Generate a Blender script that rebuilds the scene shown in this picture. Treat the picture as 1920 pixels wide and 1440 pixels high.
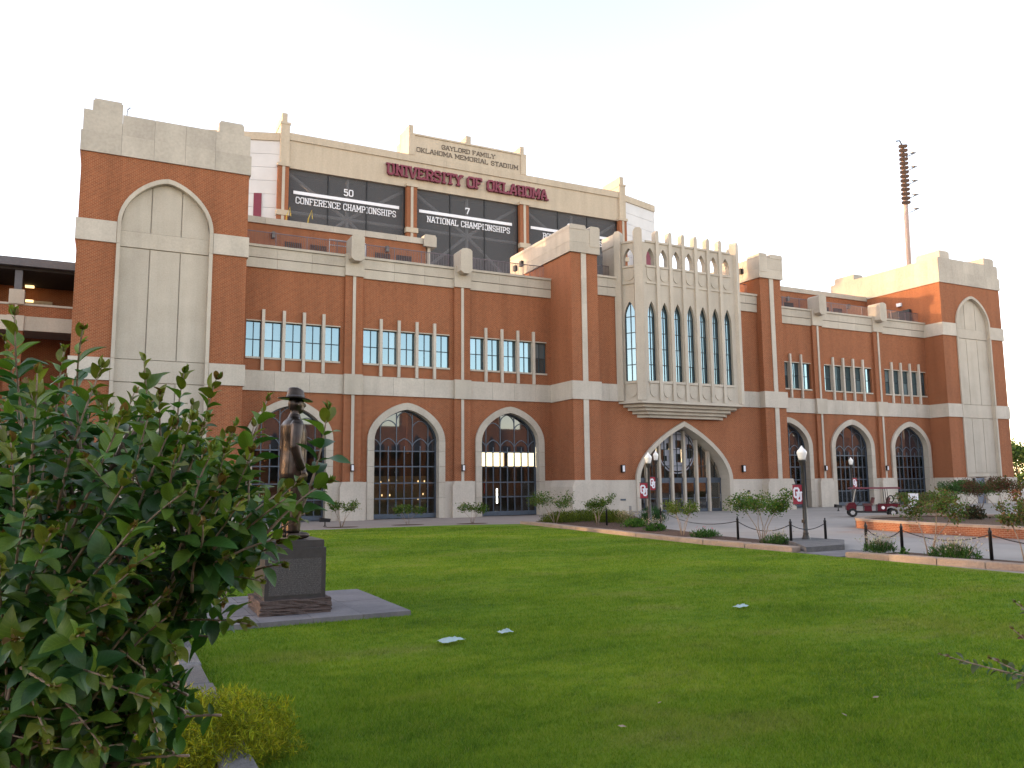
import bpy, bmesh, math, random
import numpy as np
from mathutils import Vector, Matrix, geometry
random.seed(7); rng = np.random.default_rng(7)
S = bpy.context.scene; COL = S.collection
for o in list(bpy.data.objects): bpy.data.objects.remove(o)

# ------------------------------------------------------------------ camera, sky, sun, exposure
R = math.radians
EYE = Vector((0, 0, 2.3)); PITCH, YAW, ROLL, FPX = 0.121473635, 0.462523225, -0.00891131, 1522.479
fwd = Vector((math.sin(YAW)*math.cos(PITCH), math.cos(YAW)*math.cos(PITCH), math.sin(PITCH)))
rt = fwd.cross(Vector((0, 0, 1))).normalized(); up = rt.cross(fwd)
c_, s_ = math.cos(ROLL), math.sin(ROLL)
r2 = rt*c_ + up*s_; u2 = up*c_ - rt*s_
cam = bpy.data.cameras.new('camera'); camo = bpy.data.objects.new('camera', cam); COL.objects.link(camo)
camo.matrix_world = Matrix(((r2.x, u2.x, -fwd.x, EYE.x), (r2.y, u2.y, -fwd.y, EYE.y), (r2.z, u2.z, -fwd.z, EYE.z), (0, 0, 0, 1)))
cam.sensor_width = 36; cam.sensor_fit = 'HORIZONTAL'; cam.lens = FPX/1920*36
cam.clip_start = 0.05; cam.clip_end = 3000
S.camera = camo

SUN_EL, SUN_AZ = R(5.5), R(-64)           # low evening sun from the left, a little behind the stadium
w = bpy.data.worlds.new('World'); S.world = w; w.use_nodes = True
wn = w.node_tree; wn.nodes.clear()
sky = wn.nodes.new('ShaderNodeTexSky'); sky.sky_type = 'NISHITA'; sky.sun_disc = False
sky.sun_elevation = SUN_EL; sky.sun_rotation = SUN_AZ; sky.air_density = 0.7; sky.dust_density = 0.5; sky.ozone_density = 1.0; sky.altitude = 350
hs = wn.nodes.new('ShaderNodeHueSaturation'); hs.inputs['Saturation'].default_value = 0.82
bg = wn.nodes.new('ShaderNodeBackground'); bg.inputs[1].default_value = 0.15
wo = wn.nodes.new('ShaderNodeOutputWorld')
wn.links.new(sky.outputs[0], hs.inputs['Color']); tn = wn.nodes.new('ShaderNodeMix'); tn.data_type = 'RGBA'; tn.blend_type = 'MULTIPLY'; tn.inputs[0].default_value = 1; tn.inputs[7].default_value = (1.235, .955, .80, 1)   # warm evening haze
wn.links.new(hs.outputs[0], tn.inputs[6]); wn.links.new(tn.outputs[2], bg.inputs[0]); wn.links.new(bg.outputs[0], wo.inputs[0])
sl = bpy.data.lights.new('sun', 'SUN'); sl.energy = 0.6; sl.angle = R(0.6); sl.color = (1, .66, .34)
so = bpy.data.objects.new('sun', sl); COL.objects.link(so)
sd = Vector((math.sin(SUN_AZ)*math.cos(SUN_EL), math.cos(SUN_AZ)*math.cos(SUN_EL), math.sin(SUN_EL)))
so.rotation_euler = sd.to_track_quat('Z', 'Y').to_euler(); so.location = (-60, 20, 60)
S.view_settings.view_transform = 'Standard'; S.view_settings.look = 'None'
S.view_settings.gamma = 1; S.view_settings.exposure = 3.02
S.render.engine = 'CYCLES'

# ------------------------------------------------------------------ materials
MATS = {}
def nodes(name):
    m = bpy.data.materials.new(name); m.use_nodes = True; MATS[name] = m
    t = m.node_tree; b = t.nodes['Principled BSDF']
    return m, t, b
def N(t, ty, **kw):
    n = t.nodes.new(ty)
    for k, v in kw.items():
        if k.startswith('i_'): n.inputs[k[2:].replace('_', ' ')].default_value = v
        else: setattr(n, k, v)
    return n
def pos(t):
    return N(t, 'ShaderNodeNewGeometry').outputs['Position']
def ramp(t, fac, stops):
    r = N(t, 'ShaderNodeValToRGB'); e = r.color_ramp.elements
    while len(e) < len(stops): e.new(.5)
    for k, (p, c) in enumerate(stops):
        e[k].position = p; e[k].color = (*c, 1)
    t.links.new(fac, r.inputs[0]); return r.outputs[0]
def mix(t, fac, a, b, mode='MIX'):
    m = N(t, 'ShaderNodeMix', data_type='RGBA', blend_type=mode)
    for s, v in ((0, fac), (6, a), (7, b)):
        if hasattr(v, 'is_output'): t.links.new(v, m.inputs[s])
        elif s == 0: m.inputs[0].default_value = v
        else: m.inputs[s].default_value = (*v, 1)
    return m.outputs[2]
def noise(t, scale, detail=4, vec=None, rough=.55):
    n = N(t, 'ShaderNodeTexNoise'); n.inputs['Scale'].default_value = scale; n.inputs['Detail'].default_value = detail; n.inputs['Roughness'].default_value = rough
    t.links.new(vec if vec is not None else pos(t), n.inputs['Vector']); return n.outputs['Fac']
def bump(t, b, h, strength=.3, dist=.02):
    n = N(t, 'ShaderNodeBump'); n.inputs['Strength'].default_value = strength; n.inputs['Distance'].default_value = dist
    t.links.new(h, n.inputs['Height']); t.links.new(n.outputs[0], b.inputs['Normal'])
def mottled(name, c0, c1, scale=1.5, rough=.8, fine=25, bstr=.25, bdist=.01, rand=.0, metallic=0, spec=.3):
    m, t, b = nodes(name)
    col = ramp(t, noise(t, scale, 6), [(.3, c0), (.7, c1)])
    col = mix(t, .22, col, ramp(t, noise(t, fine, 3), [(.3, tuple(x*.7 for x in c0)), (.7, tuple(min(1, x*1.2) for x in c1))]))
    if name.startswith('stone') or name == 'cream': col = streak(t, col, .90, 1.04)
    if rand:
        oi = N(t, 'ShaderNodeObjectInfo'); mr = N(t, 'ShaderNodeMapRange'); t.links.new(oi.outputs['Random'], mr.inputs[0])
        mr.inputs[3].default_value = 1-rand; mr.inputs[4].default_value = 1+rand
        cb = N(t, 'ShaderNodeCombineColor')
        for k in range(3): t.links.new(mr.outputs[0], cb.inputs[k])
        col = mix(t, 1, col, cb.outputs[0], 'MULTIPLY')
    t.links.new(col, b.inputs['Base Color']); b.inputs['Roughness'].default_value = rough; b.inputs['Metallic'].default_value = metallic
    b.inputs['Specular IOR Level'].default_value = spec
    if bstr: bump(t, b, noise(t, fine*2, 3), bstr, bdist)
    return m
def plain(name, c, rough=.5, metallic=0, spec=.4, vary=.12):
    m, t, b = nodes(name)
    col = ramp(t, noise(t, 6, 4), [(.3, tuple(x*(1-vary) for x in c)), (.7, tuple(min(1, x*(1+vary)) for x in c))])
    t.links.new(col, b.inputs['Base Color']); b.inputs['Roughness'].default_value = rough; b.inputs['Metallic'].default_value = metallic
    b.inputs['Specular IOR Level'].default_value = spec
    return m
def streak(t, col, lo=.82, hi=1.08):
    mp = N(t, 'ShaderNodeMapping'); t.links.new(pos(t), mp.inputs[0]); mp.inputs['Scale'].default_value = (1.1, 1.1, .10)
    return mix(t, 1, col, ramp(t, noise(t, 1.0, 6, mp.outputs[0], .6), [(.3, (lo, lo, lo)), (.62, (hi, hi, hi))]), 'MULTIPLY')
def brickmat(name, c1, c2, mortar, bw=.203, rh=.0765, ms=.009):
    m, t, b = nodes(name)
    sx = N(t, 'ShaderNodeSeparateXYZ'); t.links.new(pos(t), sx.inputs[0])
    ad = N(t, 'ShaderNodeMath', operation='ADD'); t.links.new(sx.outputs[0], ad.inputs[0]); t.links.new(sx.outputs[1], ad.inputs[1])
    cb = N(t, 'ShaderNodeCombineXYZ'); t.links.new(ad.outputs[0], cb.inputs[0]); t.links.new(sx.outputs[2], cb.inputs[1])
    br = N(t, 'ShaderNodeTexBrick'); t.links.new(cb.outputs[0], br.inputs['Vector'])
    br.inputs['Scale'].default_value = 1; br.inputs['Brick Width'].default_value = bw; br.inputs['Row Height'].default_value = rh
    br.inputs['Mortar Size'].default_value = ms; br.inputs['Mortar Smooth'].default_value = .2; br.inputs['Bias'].default_value = 0
    br.inputs['Color1'].default_value = (*c1, 1); br.inputs['Color2'].default_value = (*c2, 1); br.inputs['Mortar'].default_value = (*mortar, 1)
    col = mix(t, .25, br.outputs['Color'], ramp(t, noise(t, .35, 5), [(.3, tuple(x*.8 for x in c1)), (.7, tuple(x*1.15 for x in c2))]))
    col = mix(t, .22, col, ramp(t, noise(t, 9, 3), [(.35, tuple(x*.62 for x in c1)), (.65, tuple(x*1.35 for x in c2))]))
    col = streak(t, col, .86, 1.06)
    t.links.new(col, b.inputs['Base Color']); b.inputs['Roughness'].default_value = .85; b.inputs['Specular IOR Level'].default_value = .2
    bump(t, b, br.outputs['Fac'], -.4, .006)
    return m
brickmat('brick', (.205, .053, .018), (.28, .082, .030), (.37, .24, .15), ms=.013)
brickmat('planter_brick', (.21, .065, .03), (.26, .09, .042), (.33, .25, .18), .21, .075, .011)
brickmat('brick_opposite', (.26, .11, .06), (.34, .15, .08), (.3, .25, .2))
mottled('stone', (.42, .37, .305), (.49, .44, .37), .8, .85, 14, .2, .006, rand=.06)
mottled('stone_cap', (.38, .34, .29), (.47, .425, .36), .5, .85, 6, .2, .006, rand=.07)
mottled('stone_grey', (.44, .395, .335), (.54, .485, .415), .7, .85, 12, .2, .006, rand=.05)
mottled('cream', (.44, .37, .28), (.49, .415, .32), .25, .8, 5, .15, .006, rand=.03)
mottled('white_panel', (.55, .54, .54), (.57, .56, .56), .3, .5, .5, 0, rand=.02)
mottled('concrete', (.22, .21, .20), (.26, .25, .235), .5, .85, 9, .3, .01)
mottled('concrete_warm', (.27, .225, .20), (.32, .27, .24), .6, .85, 9, .3, .01)
mottled('kerb_stone', (.26, .20, .16), (.34, .27, .215), 2.2, .9, 18, .8, .03, rand=.12)
mottled('kerb_grey', (.10, .098, .10), (.17, .165, .16), 2.5, .9, 22, .8, .03, rand=.12)
mottled('slab_stone', (.125, .12, .13), (.19, .18, .185), 1.8, .85, 20, .4, .01, rand=.10)
mottled('mulch', (.07, .04, .03), (.14, .085, .06), 9, .95, 40, 1, .04)
mottled('soil', (.06, .038, .024), (.11, .07, .045), 4, .95, 30, 1, .04)
mottled('granite', (.035, .033, .035), (.06, .056, .058), 12, .35, 90, .1, .002, spec=.5)
mottled('granite_rough', (.085, .062, .055), (.15, .115, .10), 8, .85, 40, 1, .03)
mottled('bark', (.20, .15, .11), (.34, .27, .21), 9, .85, 40, .4, .01)
mottled('bark_dark', (.07, .055, .042), (.12, .095, .072), 9, .85, 40, .4, .01)
mottled('grey_roof', (.10, .10, .115), (.125, .125, .14), 1, .5, 8, 0)
plain('frame', (.075, .095, .125), .35, .3)
plain('window_bar', (.02, .035, .045), .4, .2)
plain('door_steel', (.10, .12, .17), .45)
plain('iron', (.018, .018, .02), .45, .3)
plain('rail_iron', (.14, .11, .125), .5, .2)
plain('galv', (.42, .42, .43), .4, .6)
plain('maroon', (.16, .018, .04), .5)
plain('crimson', (.28, .012, .03), .6)
plain('crimson_roof', (.13, .028, .045), .45)
plain('cart_red', (.075, .005, .013), .25)
plain('white_paint', (.74, .74, .78), .5, vary=.03)
plain('letter_brown', (.10, .075, .055), .5)
plain('rubber', (.012, .012, .012), .8)
plain('seat_vinyl', (.10, .03, .03), .6)
plain('pole_metal', (.10, .095, .09), .45, .4)
plain('pole_dark', (.05, .048, .045), .45, .4)
plain('emblem_grey', (.27, .275, .31), .5)
plain('yellow_metal', (.45, .33, .05), .5)
plain('red_rail', (.45, .015, .04), .5)
plain('interior', (.10, .085, .075), .9)
plain('interior_warm', (.30, .22, .13), .9)
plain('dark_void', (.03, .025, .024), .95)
plain('light_pole', (.36, .27, .24), .5, .2)
plain('lamp_face', (.085, .055, .045), .35, .5)
m, t, b = nodes('bronze')
col = ramp(t, noise(t, 3, 5), [(.3, (.028, .022, .019)), (.55, (.055, .043, .036)), (.8, (.10, .08, .066))])
t.links.new(col, b.inputs['Base Color']); b.inputs['Metallic'].default_value = .8; b.inputs['Roughness'].default_value = .3
bump(t, b, noise(t, 40, 4), .25, .01)
m, t, b = nodes('globe')
b.inputs['Base Color'].default_value = (.85, .83, .78, 1); b.inputs['Roughness'].default_value = .25
m, t, b = nodes('lit_bulb')
b.inputs['Emission Color'].default_value = (1, .66, .28, 1); b.inputs['Emission Strength'].default_value = .3
m, t, b = nodes('lit_tube')
b.inputs['Emission Color'].default_value = (1, .95, .8, 1); b.inputs['Emission Strength'].default_value = 1.5
def glass(name, base, refl, tint, rough=.02, see=.0, seecol=(.4, .42, .42)):
    m, t, b = nodes(name); t.nodes.remove(b); out = t.nodes['Material Output']
    if see: a = N(t, 'ShaderNodeBsdfTransparent'); a.inputs[0].default_value = (*seecol, 1)
    else:
        a = N(t, 'ShaderNodeBsdfDiffuse'); a.inputs[0].default_value = (*base, 1)
        if name == 'glass_sky':      # some rooms have pale blinds drawn behind the glass
            oi = N(t, 'ShaderNodeObjectInfo'); t.links.new(ramp(t, oi.outputs['Random'], [(0, base), (.55, (.03, .05, .06)), (.8, (.09, .13, .15)), (1, (.17, .21, .22))]), a.inputs[0])
    g = N(t, 'ShaderNodeBsdfGlossy'); g.inputs['Color'].default_value = (*tint, 1); g.inputs['Roughness'].default_value = rough
    fr = N(t, 'ShaderNodeFresnel'); fr.inputs[0].default_value = 1.5
    ad = N(t, 'ShaderNodeMath', operation='ADD', use_clamp=True); t.links.new(fr.outputs[0], ad.inputs[0]); ad.inputs[1].default_value = refl
    mx = N(t, 'ShaderNodeMixShader'); t.links.new(ad.outputs[0], mx.inputs[0]); t.links.new(a.outputs[0], mx.inputs[1]); t.links.new(g.outputs[0], mx.inputs[2])
    t.links.new(mx.outputs[0], out.inputs[0]); return m
glass('glass_sky', (.02, .035, .04), .19, (.56, .80, .93))
glass('glass_lobby', (0, 0, 0), -.015, (.9, .95, 1), see=1, seecol=(.85, .86, .86))
glass('glass_head', (.02, .02, .025), .05, (.9, .95, 1))
glass('glass_cart', (0, 0, 0), .03, (1, 1, 1), see=1, seecol=(.8, .8, .8))
# stadium screen mesh: dense black netting one can just see through
m, t, b = nodes('screen_mesh')
b.inputs['Base Color'].default_value = (.10, .10, .107, 1); b.inputs['Roughness'].default_value = .8; b.inputs['Alpha'].default_value = .52
# lawn soil and blades
def grasscol(t, attr=None):
    p = pos(t)
    mp = N(t, 'ShaderNodeMapping'); t.links.new(p, mp.inputs[0]); mp.inputs['Scale'].default_value = (.28, .5, 1)
    patch = noise(t, 1.0, 5, mp.outputs[0], .6)
    col = ramp(t, patch, [(.36, (.040, .112, .011)), (.46, (.094, .195, .015)), (.54, (.138, .24, .02)), (.64, (.22, .235, .075))])
    mp2 = N(t, 'ShaderNodeMapping'); t.links.new(p, mp2.inputs[0]); mp2.inputs['Scale'].default_value = (2.2, 3.6, 1)
    fine = ramp(t, noise(t, 1.0, 5, mp2.outputs[0], .65), [(.32, (.025, .082, .009)), (.47, (.112, .215, .019)), (.68, (.20, .285, .036))])
    return mix(t, 1, mix(t, .5, col, fine), (1.24, 1.12, 1.05), 'MULTIPLY')
m, t, b = nodes('lawn'); t.links.new(grasscol(t), b.inputs['Base Color']); b.inputs['Roughness'].default_value = .9; b.inputs['Specular IOR Level'].default_value = .1
bump(t, b, noise(t, 45, 4), 1, .05)
m, t, b = nodes('grass_blade')
at = N(t, 'ShaderNodeAttribute', attribute_name='tint')
col = mix(t, .5, grasscol(t), ramp(t, at.outputs['Fac'], [(0, (.025, .07, .007)), (.5, (.115, .195, .016)), (.88, (.22, .29, .035)), (1, (.32, .28, .10))]))
t.links.new(col, b.inputs['Base Color']); b.inputs['Roughness'].default_value = .75; b.inputs['Specular IOR Level'].default_value = .12
tr = N(t, 'ShaderNodeBsdfTranslucent'); t.links.new(mix(t, 1, col, (1.25, 1.3, .7), 'MULTIPLY'), tr.inputs[0]); ms = N(t, 'ShaderNodeMixShader'); ms.inputs[0].default_value = .4
t.links.new(b.outputs[0], ms.inputs[1]); t.links.new(tr.outputs[0], ms.inputs[2]); t.links.new(ms.outputs[0], t.nodes['Material Output'].inputs[0])
# leaves: one material for every broad leaf, tinted by the mesh's own colour attribute
def leafmat(name, veins=True, trans=.25, rough=.42, spec=.38):
    m, t, b = nodes(name)
    at = N(t, 'ShaderNodeAttribute', attribute_name='col'); col = at.outputs['Color']
    if veins:
        uv = N(t, 'ShaderNodeUVMap'); uv.uv_map = 'uv'; sp = N(t, 'ShaderNodeSeparateXYZ'); t.links.new(uv.outputs[0], sp.inputs[0])
        ab = N(t, 'ShaderNodeMath', operation='ABSOLUTE'); t.links.new(sp.outputs[0], ab.inputs[0])
        k = N(t, 'ShaderNodeMath', operation='MULTIPLY_ADD'); t.links.new(ab.outputs[0], k.inputs[0]); k.inputs[1].default_value = -.22; t.links.new(sp.outputs[1], k.inputs[2])
        sn = N(t, 'ShaderNodeMath', operation='MULTIPLY'); t.links.new(k.outputs[0], sn.inputs[0]); sn.inputs[1].default_value = 50
        si = N(t, 'ShaderNodeMath', operation='SINE'); t.links.new(sn.outputs[0], si.inputs[0])
        vr = ramp(t, si.outputs[0], [(.6, (0, 0, 0)), (1, (1, 1, 1))])
        mid = ramp(t, ab.outputs[0], [(.03, (1, 1, 1)), (.10, (0, 0, 0))])
        v = mix(t, 1, vr, mid, 'LIGHTEN')
        light = mix(t, 1, col, (1.5, 1.35, 1.5), 'MULTIPLY')
        vf = N(t, 'ShaderNodeMath', operation='MULTIPLY'); t.links.new(v, vf.inputs[0]); vf.inputs[1].default_value = .55
        col = mix(t, vf.outputs[0], col, light)
        bump(t, b, v, -.35, .004)
    t.links.new(col, b.inputs['Base Color']); b.inputs['Roughness'].default_value = rough; b.inputs['Specular IOR Level'].default_value = spec
    out = t.nodes['Material Output']; tr = N(t, 'ShaderNodeBsdfTranslucent')
    t.links.new(mix(t, 1, col, (1.3, 1.5, .6), 'MULTIPLY'), tr.inputs[0])
    ms = N(t, 'ShaderNodeMixShader'); ms.inputs[0].default_value = trans
    t.links.new(b.outputs[0], ms.inputs[1]); t.links.new(tr.outputs[0], ms.inputs[2]); t.links.new(ms.outputs[0], out.inputs[0])
leafmat('leaf'); leafmat('small_leaf', False, .3, .65, .15)
# engraved text block on the pedestal: rows of fine incised marks
m, t, b = nodes('engraved')
sx = N(t, 'ShaderNodeSeparateXYZ'); t.links.new(pos(t), sx.inputs[0])
cb = N(t, 'ShaderNodeCombineXYZ'); t.links.new(sx.outputs[0], cb.inputs[0]); t.links.new(sx.outputs[2], cb.inputs[1])
br = N(t, 'ShaderNodeTexBrick'); t.links.new(cb.outputs[0], br.inputs['Vector'])
for k, v in (('Scale', 1), ('Brick Width', .022), ('Row Height', .034), ('Mortar Size', .0075), ('Mortar Smooth', .3)): br.inputs[k].default_value = v
br.inputs['Color1'].default_value = (.16, .15, .15, 1); br.inputs['Color2'].default_value = (.05, .048, .05, 1); br.inputs['Mortar'].default_value = (.042, .04, .042, 1)
t.links.new(mix(t, .5, br.outputs['Color'], ramp(t, noise(t, 60, 2), [(.4, (.03, .03, .03)), (.6, (.13, .12, .12))])), b.inputs['Base Color']); b.inputs['Roughness'].default_value = .45
# plastic bag
m, t, b = nodes('plastic'); b.inputs['Base Color'].default_value = (.30, .41, .42, 1); b.inputs['Roughness'].default_value = .3
# pavement with saw-cut joints
m, t, b = nodes('paving')
mp = N(t, 'ShaderNodeMapping'); t.links.new(pos(t), mp.inputs[0])
br = N(t, 'ShaderNodeTexBrick'); br.offset = 0; t.links.new(mp.outputs[0], br.inputs['Vector'])
for k, v in (('Scale', 1), ('Brick Width', 3.0), ('Row Height', 3.0), ('Mortar Size', .012)): br.inputs[k].default_value = v
br.inputs['Color1'].default_value = (.28, .258, .235, 1); br.inputs['Color2'].default_value = (.305, .28, .255, 1); br.inputs['Mortar'].default_value = (.20, .19, .18, 1)
col = mix(t, .5, br.outputs['Color'], ramp(t, noise(t, .18, 7, None, .65), [(.35, (.20, .188, .175)), (.5, (.27, .25, .23)), (.65, (.34, .315, .285))]))
t.links.new(col, b.inputs['Base Color']); b.inputs['Roughness'].default_value = .85; bump(t, b, noise(t, 30, 3), .25, .01)

# ------------------------------------------------------------------ mesh helpers
ORG = {}
class MB:
    def __init__(s): s.v = []; s.f = []; s.M = None
    def add(s, vs, fs):
        o = len(s.v)
        s.v += [tuple(s.M @ Vector(p)) for p in vs] if s.M else [tuple(p) for p in vs]
        s.f += [tuple(i+o for i in f) for f in fs]; return s
    def box(s, x0, x1, y0, y1, z0, z1):
        if x0 > x1: x0, x1 = x1, x0
        if y0 > y1: y0, y1 = y1, y0
        return s.add([(x0,y0,z0),(x1,y0,z0),(x1,y1,z0),(x0,y1,z0),(x0,y0,z1),(x1,y0,z1),(x1,y1,z1),(x0,y1,z1)],
            [(0,3,2,1),(4,5,6,7),(0,1,5,4),(1,2,6,5),(2,3,7,6),(3,0,4,7)])
    def plate(s, outer, holes, y0, y1, back=True):      # polygon in x-z, thickness along y
        loops = [outer] + list(holes)
        pts = [p for l in loops for p in l]; n = len(pts)
        tri = geometry.tessellate_polygon([[Vector((p[0], p[1], 0)) for p in l] for l in loops])
        vs = [(p[0], y0, p[1]) for p in pts] + [(p[0], y1, p[1]) for p in pts]
        fs = [tuple(f) for f in tri]
        if back: fs += [tuple(i+n for i in reversed(f)) for f in tri]
        k = 0
        for l in loops:
            m = len(l)
            fs += [(k+i, k+(i+1) % m, n+k+(i+1) % m, n+k+i) for i in range(m)]; k += m
        return s.add(vs, fs)
    def slab(s, poly, z0, z1):                          # polygon in x-y, thickness along z
        n = len(poly); tri = geometry.tessellate_polygon([[Vector((p[0], p[1], 0)) for p in poly]])
        vs = [(p[0], p[1], z0) for p in poly] + [(p[0], p[1], z1) for p in poly]
        fs = [tuple(reversed(f)) for f in tri] + [tuple(i+n for i in f) for f in tri] + [(i, (i+1) % n, n+(i+1) % n, n+i) for i in range(n)]
        return s.add(vs, fs)
    def tube(s, pts, rad, n=8, cap=True):
        pts = [Vector(p) for p in pts]; rad = rad if hasattr(rad, '__len__') else [rad]*len(pts)
        vs = []; u = None
        for i, p in enumerate(pts):
            d = (pts[min(i+1, len(pts)-1)] - pts[max(i-1, 0)]).normalized()
            if u is None: u = d.orthogonal().normalized()
            u = (u - d*u.dot(d)).normalized(); v = d.cross(u)
            for k in range(n):
                a = 2*math.pi*k/n; vs.append(p + (u*math.cos(a) + v*math.sin(a))*rad[i])
        fs = [(i*n+k, i*n+(k+1) % n, (i+1)*n+(k+1) % n, (i+1)*n+k) for i in range(len(pts)-1) for k in range(n)]
        if cap: fs += [tuple(range(n-1, -1, -1)), tuple(range((len(pts)-1)*n, len(pts)*n))]
        return s.add(vs, fs)
    def loft(s, secs, n=16):                            # (cx, cy, z, rx, ry) horizontal ellipses
        vs = [(c[0]+c[3]*math.cos(2*math.pi*k/n), c[1]+c[4]*math.sin(2*math.pi*k/n), c[2]) for c in secs for k in range(n)]
        fs = [(i*n+k, i*n+(k+1) % n, (i+1)*n+(k+1) % n, (i+1)*n+k) for i in range(len(secs)-1) for k in range(n)]
        fs += [tuple(range(n-1, -1, -1)), tuple(range((len(secs)-1)*n, len(secs)*n))]
        return s.add(vs, fs)
    def ell(s, c, r, nu=12, nv=8):
        secs = []
        for i in range(nv+1):
            a = -math.pi/2 + math.pi*i/nv; q = max(math.cos(a), .02)
            secs.append((c[0], c[1], c[2]+r[2]*math.sin(a), r[0]*q, r[1]*q))
        return s.loft(secs, nu)
    def bar(s, pts, wd, y0, y1, dz=0):                  # flat bar following a polyline in x-z
        for i in range(len(pts)-1):
            a, b = Vector(pts[i]), Vector(pts[i+1]); d = b-a
            if d.length < 1e-6: continue
            d.normalize(); nn = Vector((-d.y, d.x))*wd/2; e = d*wd*.32; k = (i % 3)*.0012 + dz
            q = [a-e-nn, b+e-nn, b+e+nn, a-e+nn]
            s.add([(p.x, y0-k, p.y) for p in q] + [(p.x, y1+k, p.y) for p in q], [(0,1,2,3),(7,6,5,4),(0,4,5,1),(1,5,6,2),(2,6,7,3),(3,7,4,0)])
        return s
    def mesh(s, name, mat, org=(0, 0, 0), smooth=False):
        me = bpy.data.meshes.new(name); o = org
        me.from_pydata([(p[0]-o[0], p[1]-o[1], p[2]-o[2]) for p in s.v], [], s.f)
        me.materials.append(MATS[mat])
        if smooth: me.polygons.foreach_set('use_smooth', [True]*len(me.polygons))
        bm = bmesh.new(); bm.from_mesh(me); bmesh.ops.recalc_face_normals(bm, faces=bm.faces); bm.to_mesh(me); bm.free()
        me.update(); return me
    def build(s, name, mat, parent=None, smooth=False, org=None):
        g = org if org is not None else (ORG[parent.name] if parent else (0, 0, 0))
        o = bpy.data.objects.new(name, s.mesh(name, mat, g, smooth)); COL.objects.link(o)
        if parent: o.parent = parent
        else: o.location = g
        ORG[o.name] = g
        return o
def thing(name, label, cat, loc=(0, 0, 0), group=None, rz=0):
    o = bpy.data.objects.new(name, None); COL.objects.link(o); o.location = loc; o.rotation_euler.z = rz
    o.empty_display_size = .2; o['label'] = label; o['category'] = cat
    if group: o['group'] = group
    ORG[o.name] = tuple(loc) if rz == 0 else (0, 0, 0)
    return o
def tag(o, label, cat, group=None):
    o['label'] = label; o['category'] = cat
    if group: o['group'] = group
    return o
def struct(o): o['kind'] = 'structure'; return o
def stuff(o): o['kind'] = 'stuff'; return o
UNIT = {}
def piece(name, parent, mat, x0, x1, y0, y1, z0, z1, rz=0):     # a block that shares one bevelled unit mesh per material
    if mat not in UNIT:
        me = MB().box(-.5, .5, -.5, .5, -.5, .5).mesh('block_'+mat, mat)
        UNIT[mat] = me
    o = bpy.data.objects.new(name, UNIT[mat]); COL.objects.link(o); g = ORG[parent.name]
    o.parent = parent; o.location = ((x0+x1)/2-g[0], (y0+y1)/2-g[1], (z0+z1)/2-g[2]); o.scale = (abs(x1-x0), abs(y1-y0), abs(z1-z0)); o.rotation_euler.z = rz
    return o
def row(name, parent, mat, x0, x1, y0, y1, z0, z1, wd, gap=.012):   # a course of panels with open joints
    if x0 > x1: x0, x1 = x1, x0
    n = max(1, round((x1-x0)/wd)); s = (x1-x0)/n
    for i in range(n): piece(name, parent, mat, x0+i*s+(gap/2 if i else 0), x0+(i+1)*s-(gap/2 if i < n-1 else 0), y0, y1, z0, z1)
def rowy(name, parent, mat, x0, x1, y0, y1, z0, z1, wd, gap=.012):
    n = max(1, round((y1-y0)/wd)); s = (y1-y0)/n
    for i in range(n): piece(name, parent, mat, x0, x1, y0+i*s+(gap/2 if i else 0), y0+(i+1)*s-(gap/2 if i < n-1 else 0), z0, z1)
def copytree(o, parent=None):
    c = o.copy(); COL.objects.link(c)
    if parent: c.parent = parent
    ORG[c.name] = ORG.get(o.name, (0, 0, 0))
    for ch in o.children: copytree(ch, c)
    return c
def az(x, cx, wd, zs, h, p=1.5, q=2.0):            # height of a pointed arch at x
    t = min(1, abs(x-cx)/wd); return zs + h*max(0, 1-t**p)**(1/q)
def arch(cx, wd, zs, h, p=1.5, q=2.0, n=12):       # left springing -> apex -> right springing
    ts = [math.sin(math.pi/2*k/n) for k in range(n, -1, -1)]
    L = [(cx-wd*t, zs+h*max(0, 1-t**p)**(1/q)) for t in ts]
    return L + [(2*cx-x, z) for x, z in reversed(L[:-1])]
def ring(parent, name, mat, cx, wo, wi, zs, ho, hi, z0, y0, y1, cuts, p=1.5, q=2.0):   # stones of an arch surround
    g = .008
    for sgn in (-1, 1):
        zz = [z0] + cuts + [zs]
        for a, b_ in zip(zz[:-1], zz[1:]):
            piece(name, parent, mat, cx+sgn*wi, cx+sgn*wo, y0, y1, a+g, b_-g)
        O = arch(cx, wo, zs, ho, p, q, 12)[:13]; I = arch(cx, wi, zs, hi, p, q, 12)[:13]
        if sgn > 0: O = [(2*cx-x, z) for x, z in O]; I = [(2*cx-x, z) for x, z in I]
        for a, b_ in ((0, 5), (5, 8), (8, 12)):
            P = O[a:b_+1] + I[a:b_+1][::-1]
            MB().plate(P, [], y0, y1).build(name, mat, parent)
# ------------------------------------------------------------------ ground and setting
def sheet(name, poly, z, mat):
    me = MB(); n = len(poly); tri = geometry.tessellate_polygon([[Vector((p[0], p[1], 0)) for p in poly]])
    me.add([(p[0], p[1], z) for p in poly], [tuple(f) for f in tri])
    return struct(me.build(name, mat))
sheet('ground', [(-900, -900), (1200, -900), (1200, 1500), (-900, 1500)], -.03, 'concrete')
sheet('plaza_pavement', [(20.2, -30), (130, -30), (130, 56), (20.2, 56)], -.012, 'paving')
sheet('walkway', [(-40, 42.7), (21.2, 41.4), (29, 46.5), (29, 56), (-40, 56)], -.004, 'concrete_warm')
sheet('lawn', [(1.1, -6), (20.5, -6), (20.15, 14.5), (19.95, 20), (19.75, 24), (20.3, 30), (20.75, 36), (21.2, 41.5), (17.5, 42.7), (1.1, 42.1)], 0, 'lawn')
sheet('garden_bed', [(-6, -6), (1.0, -6), (1.0, 40), (-6, 40)], .03, 'mulch')
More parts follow.
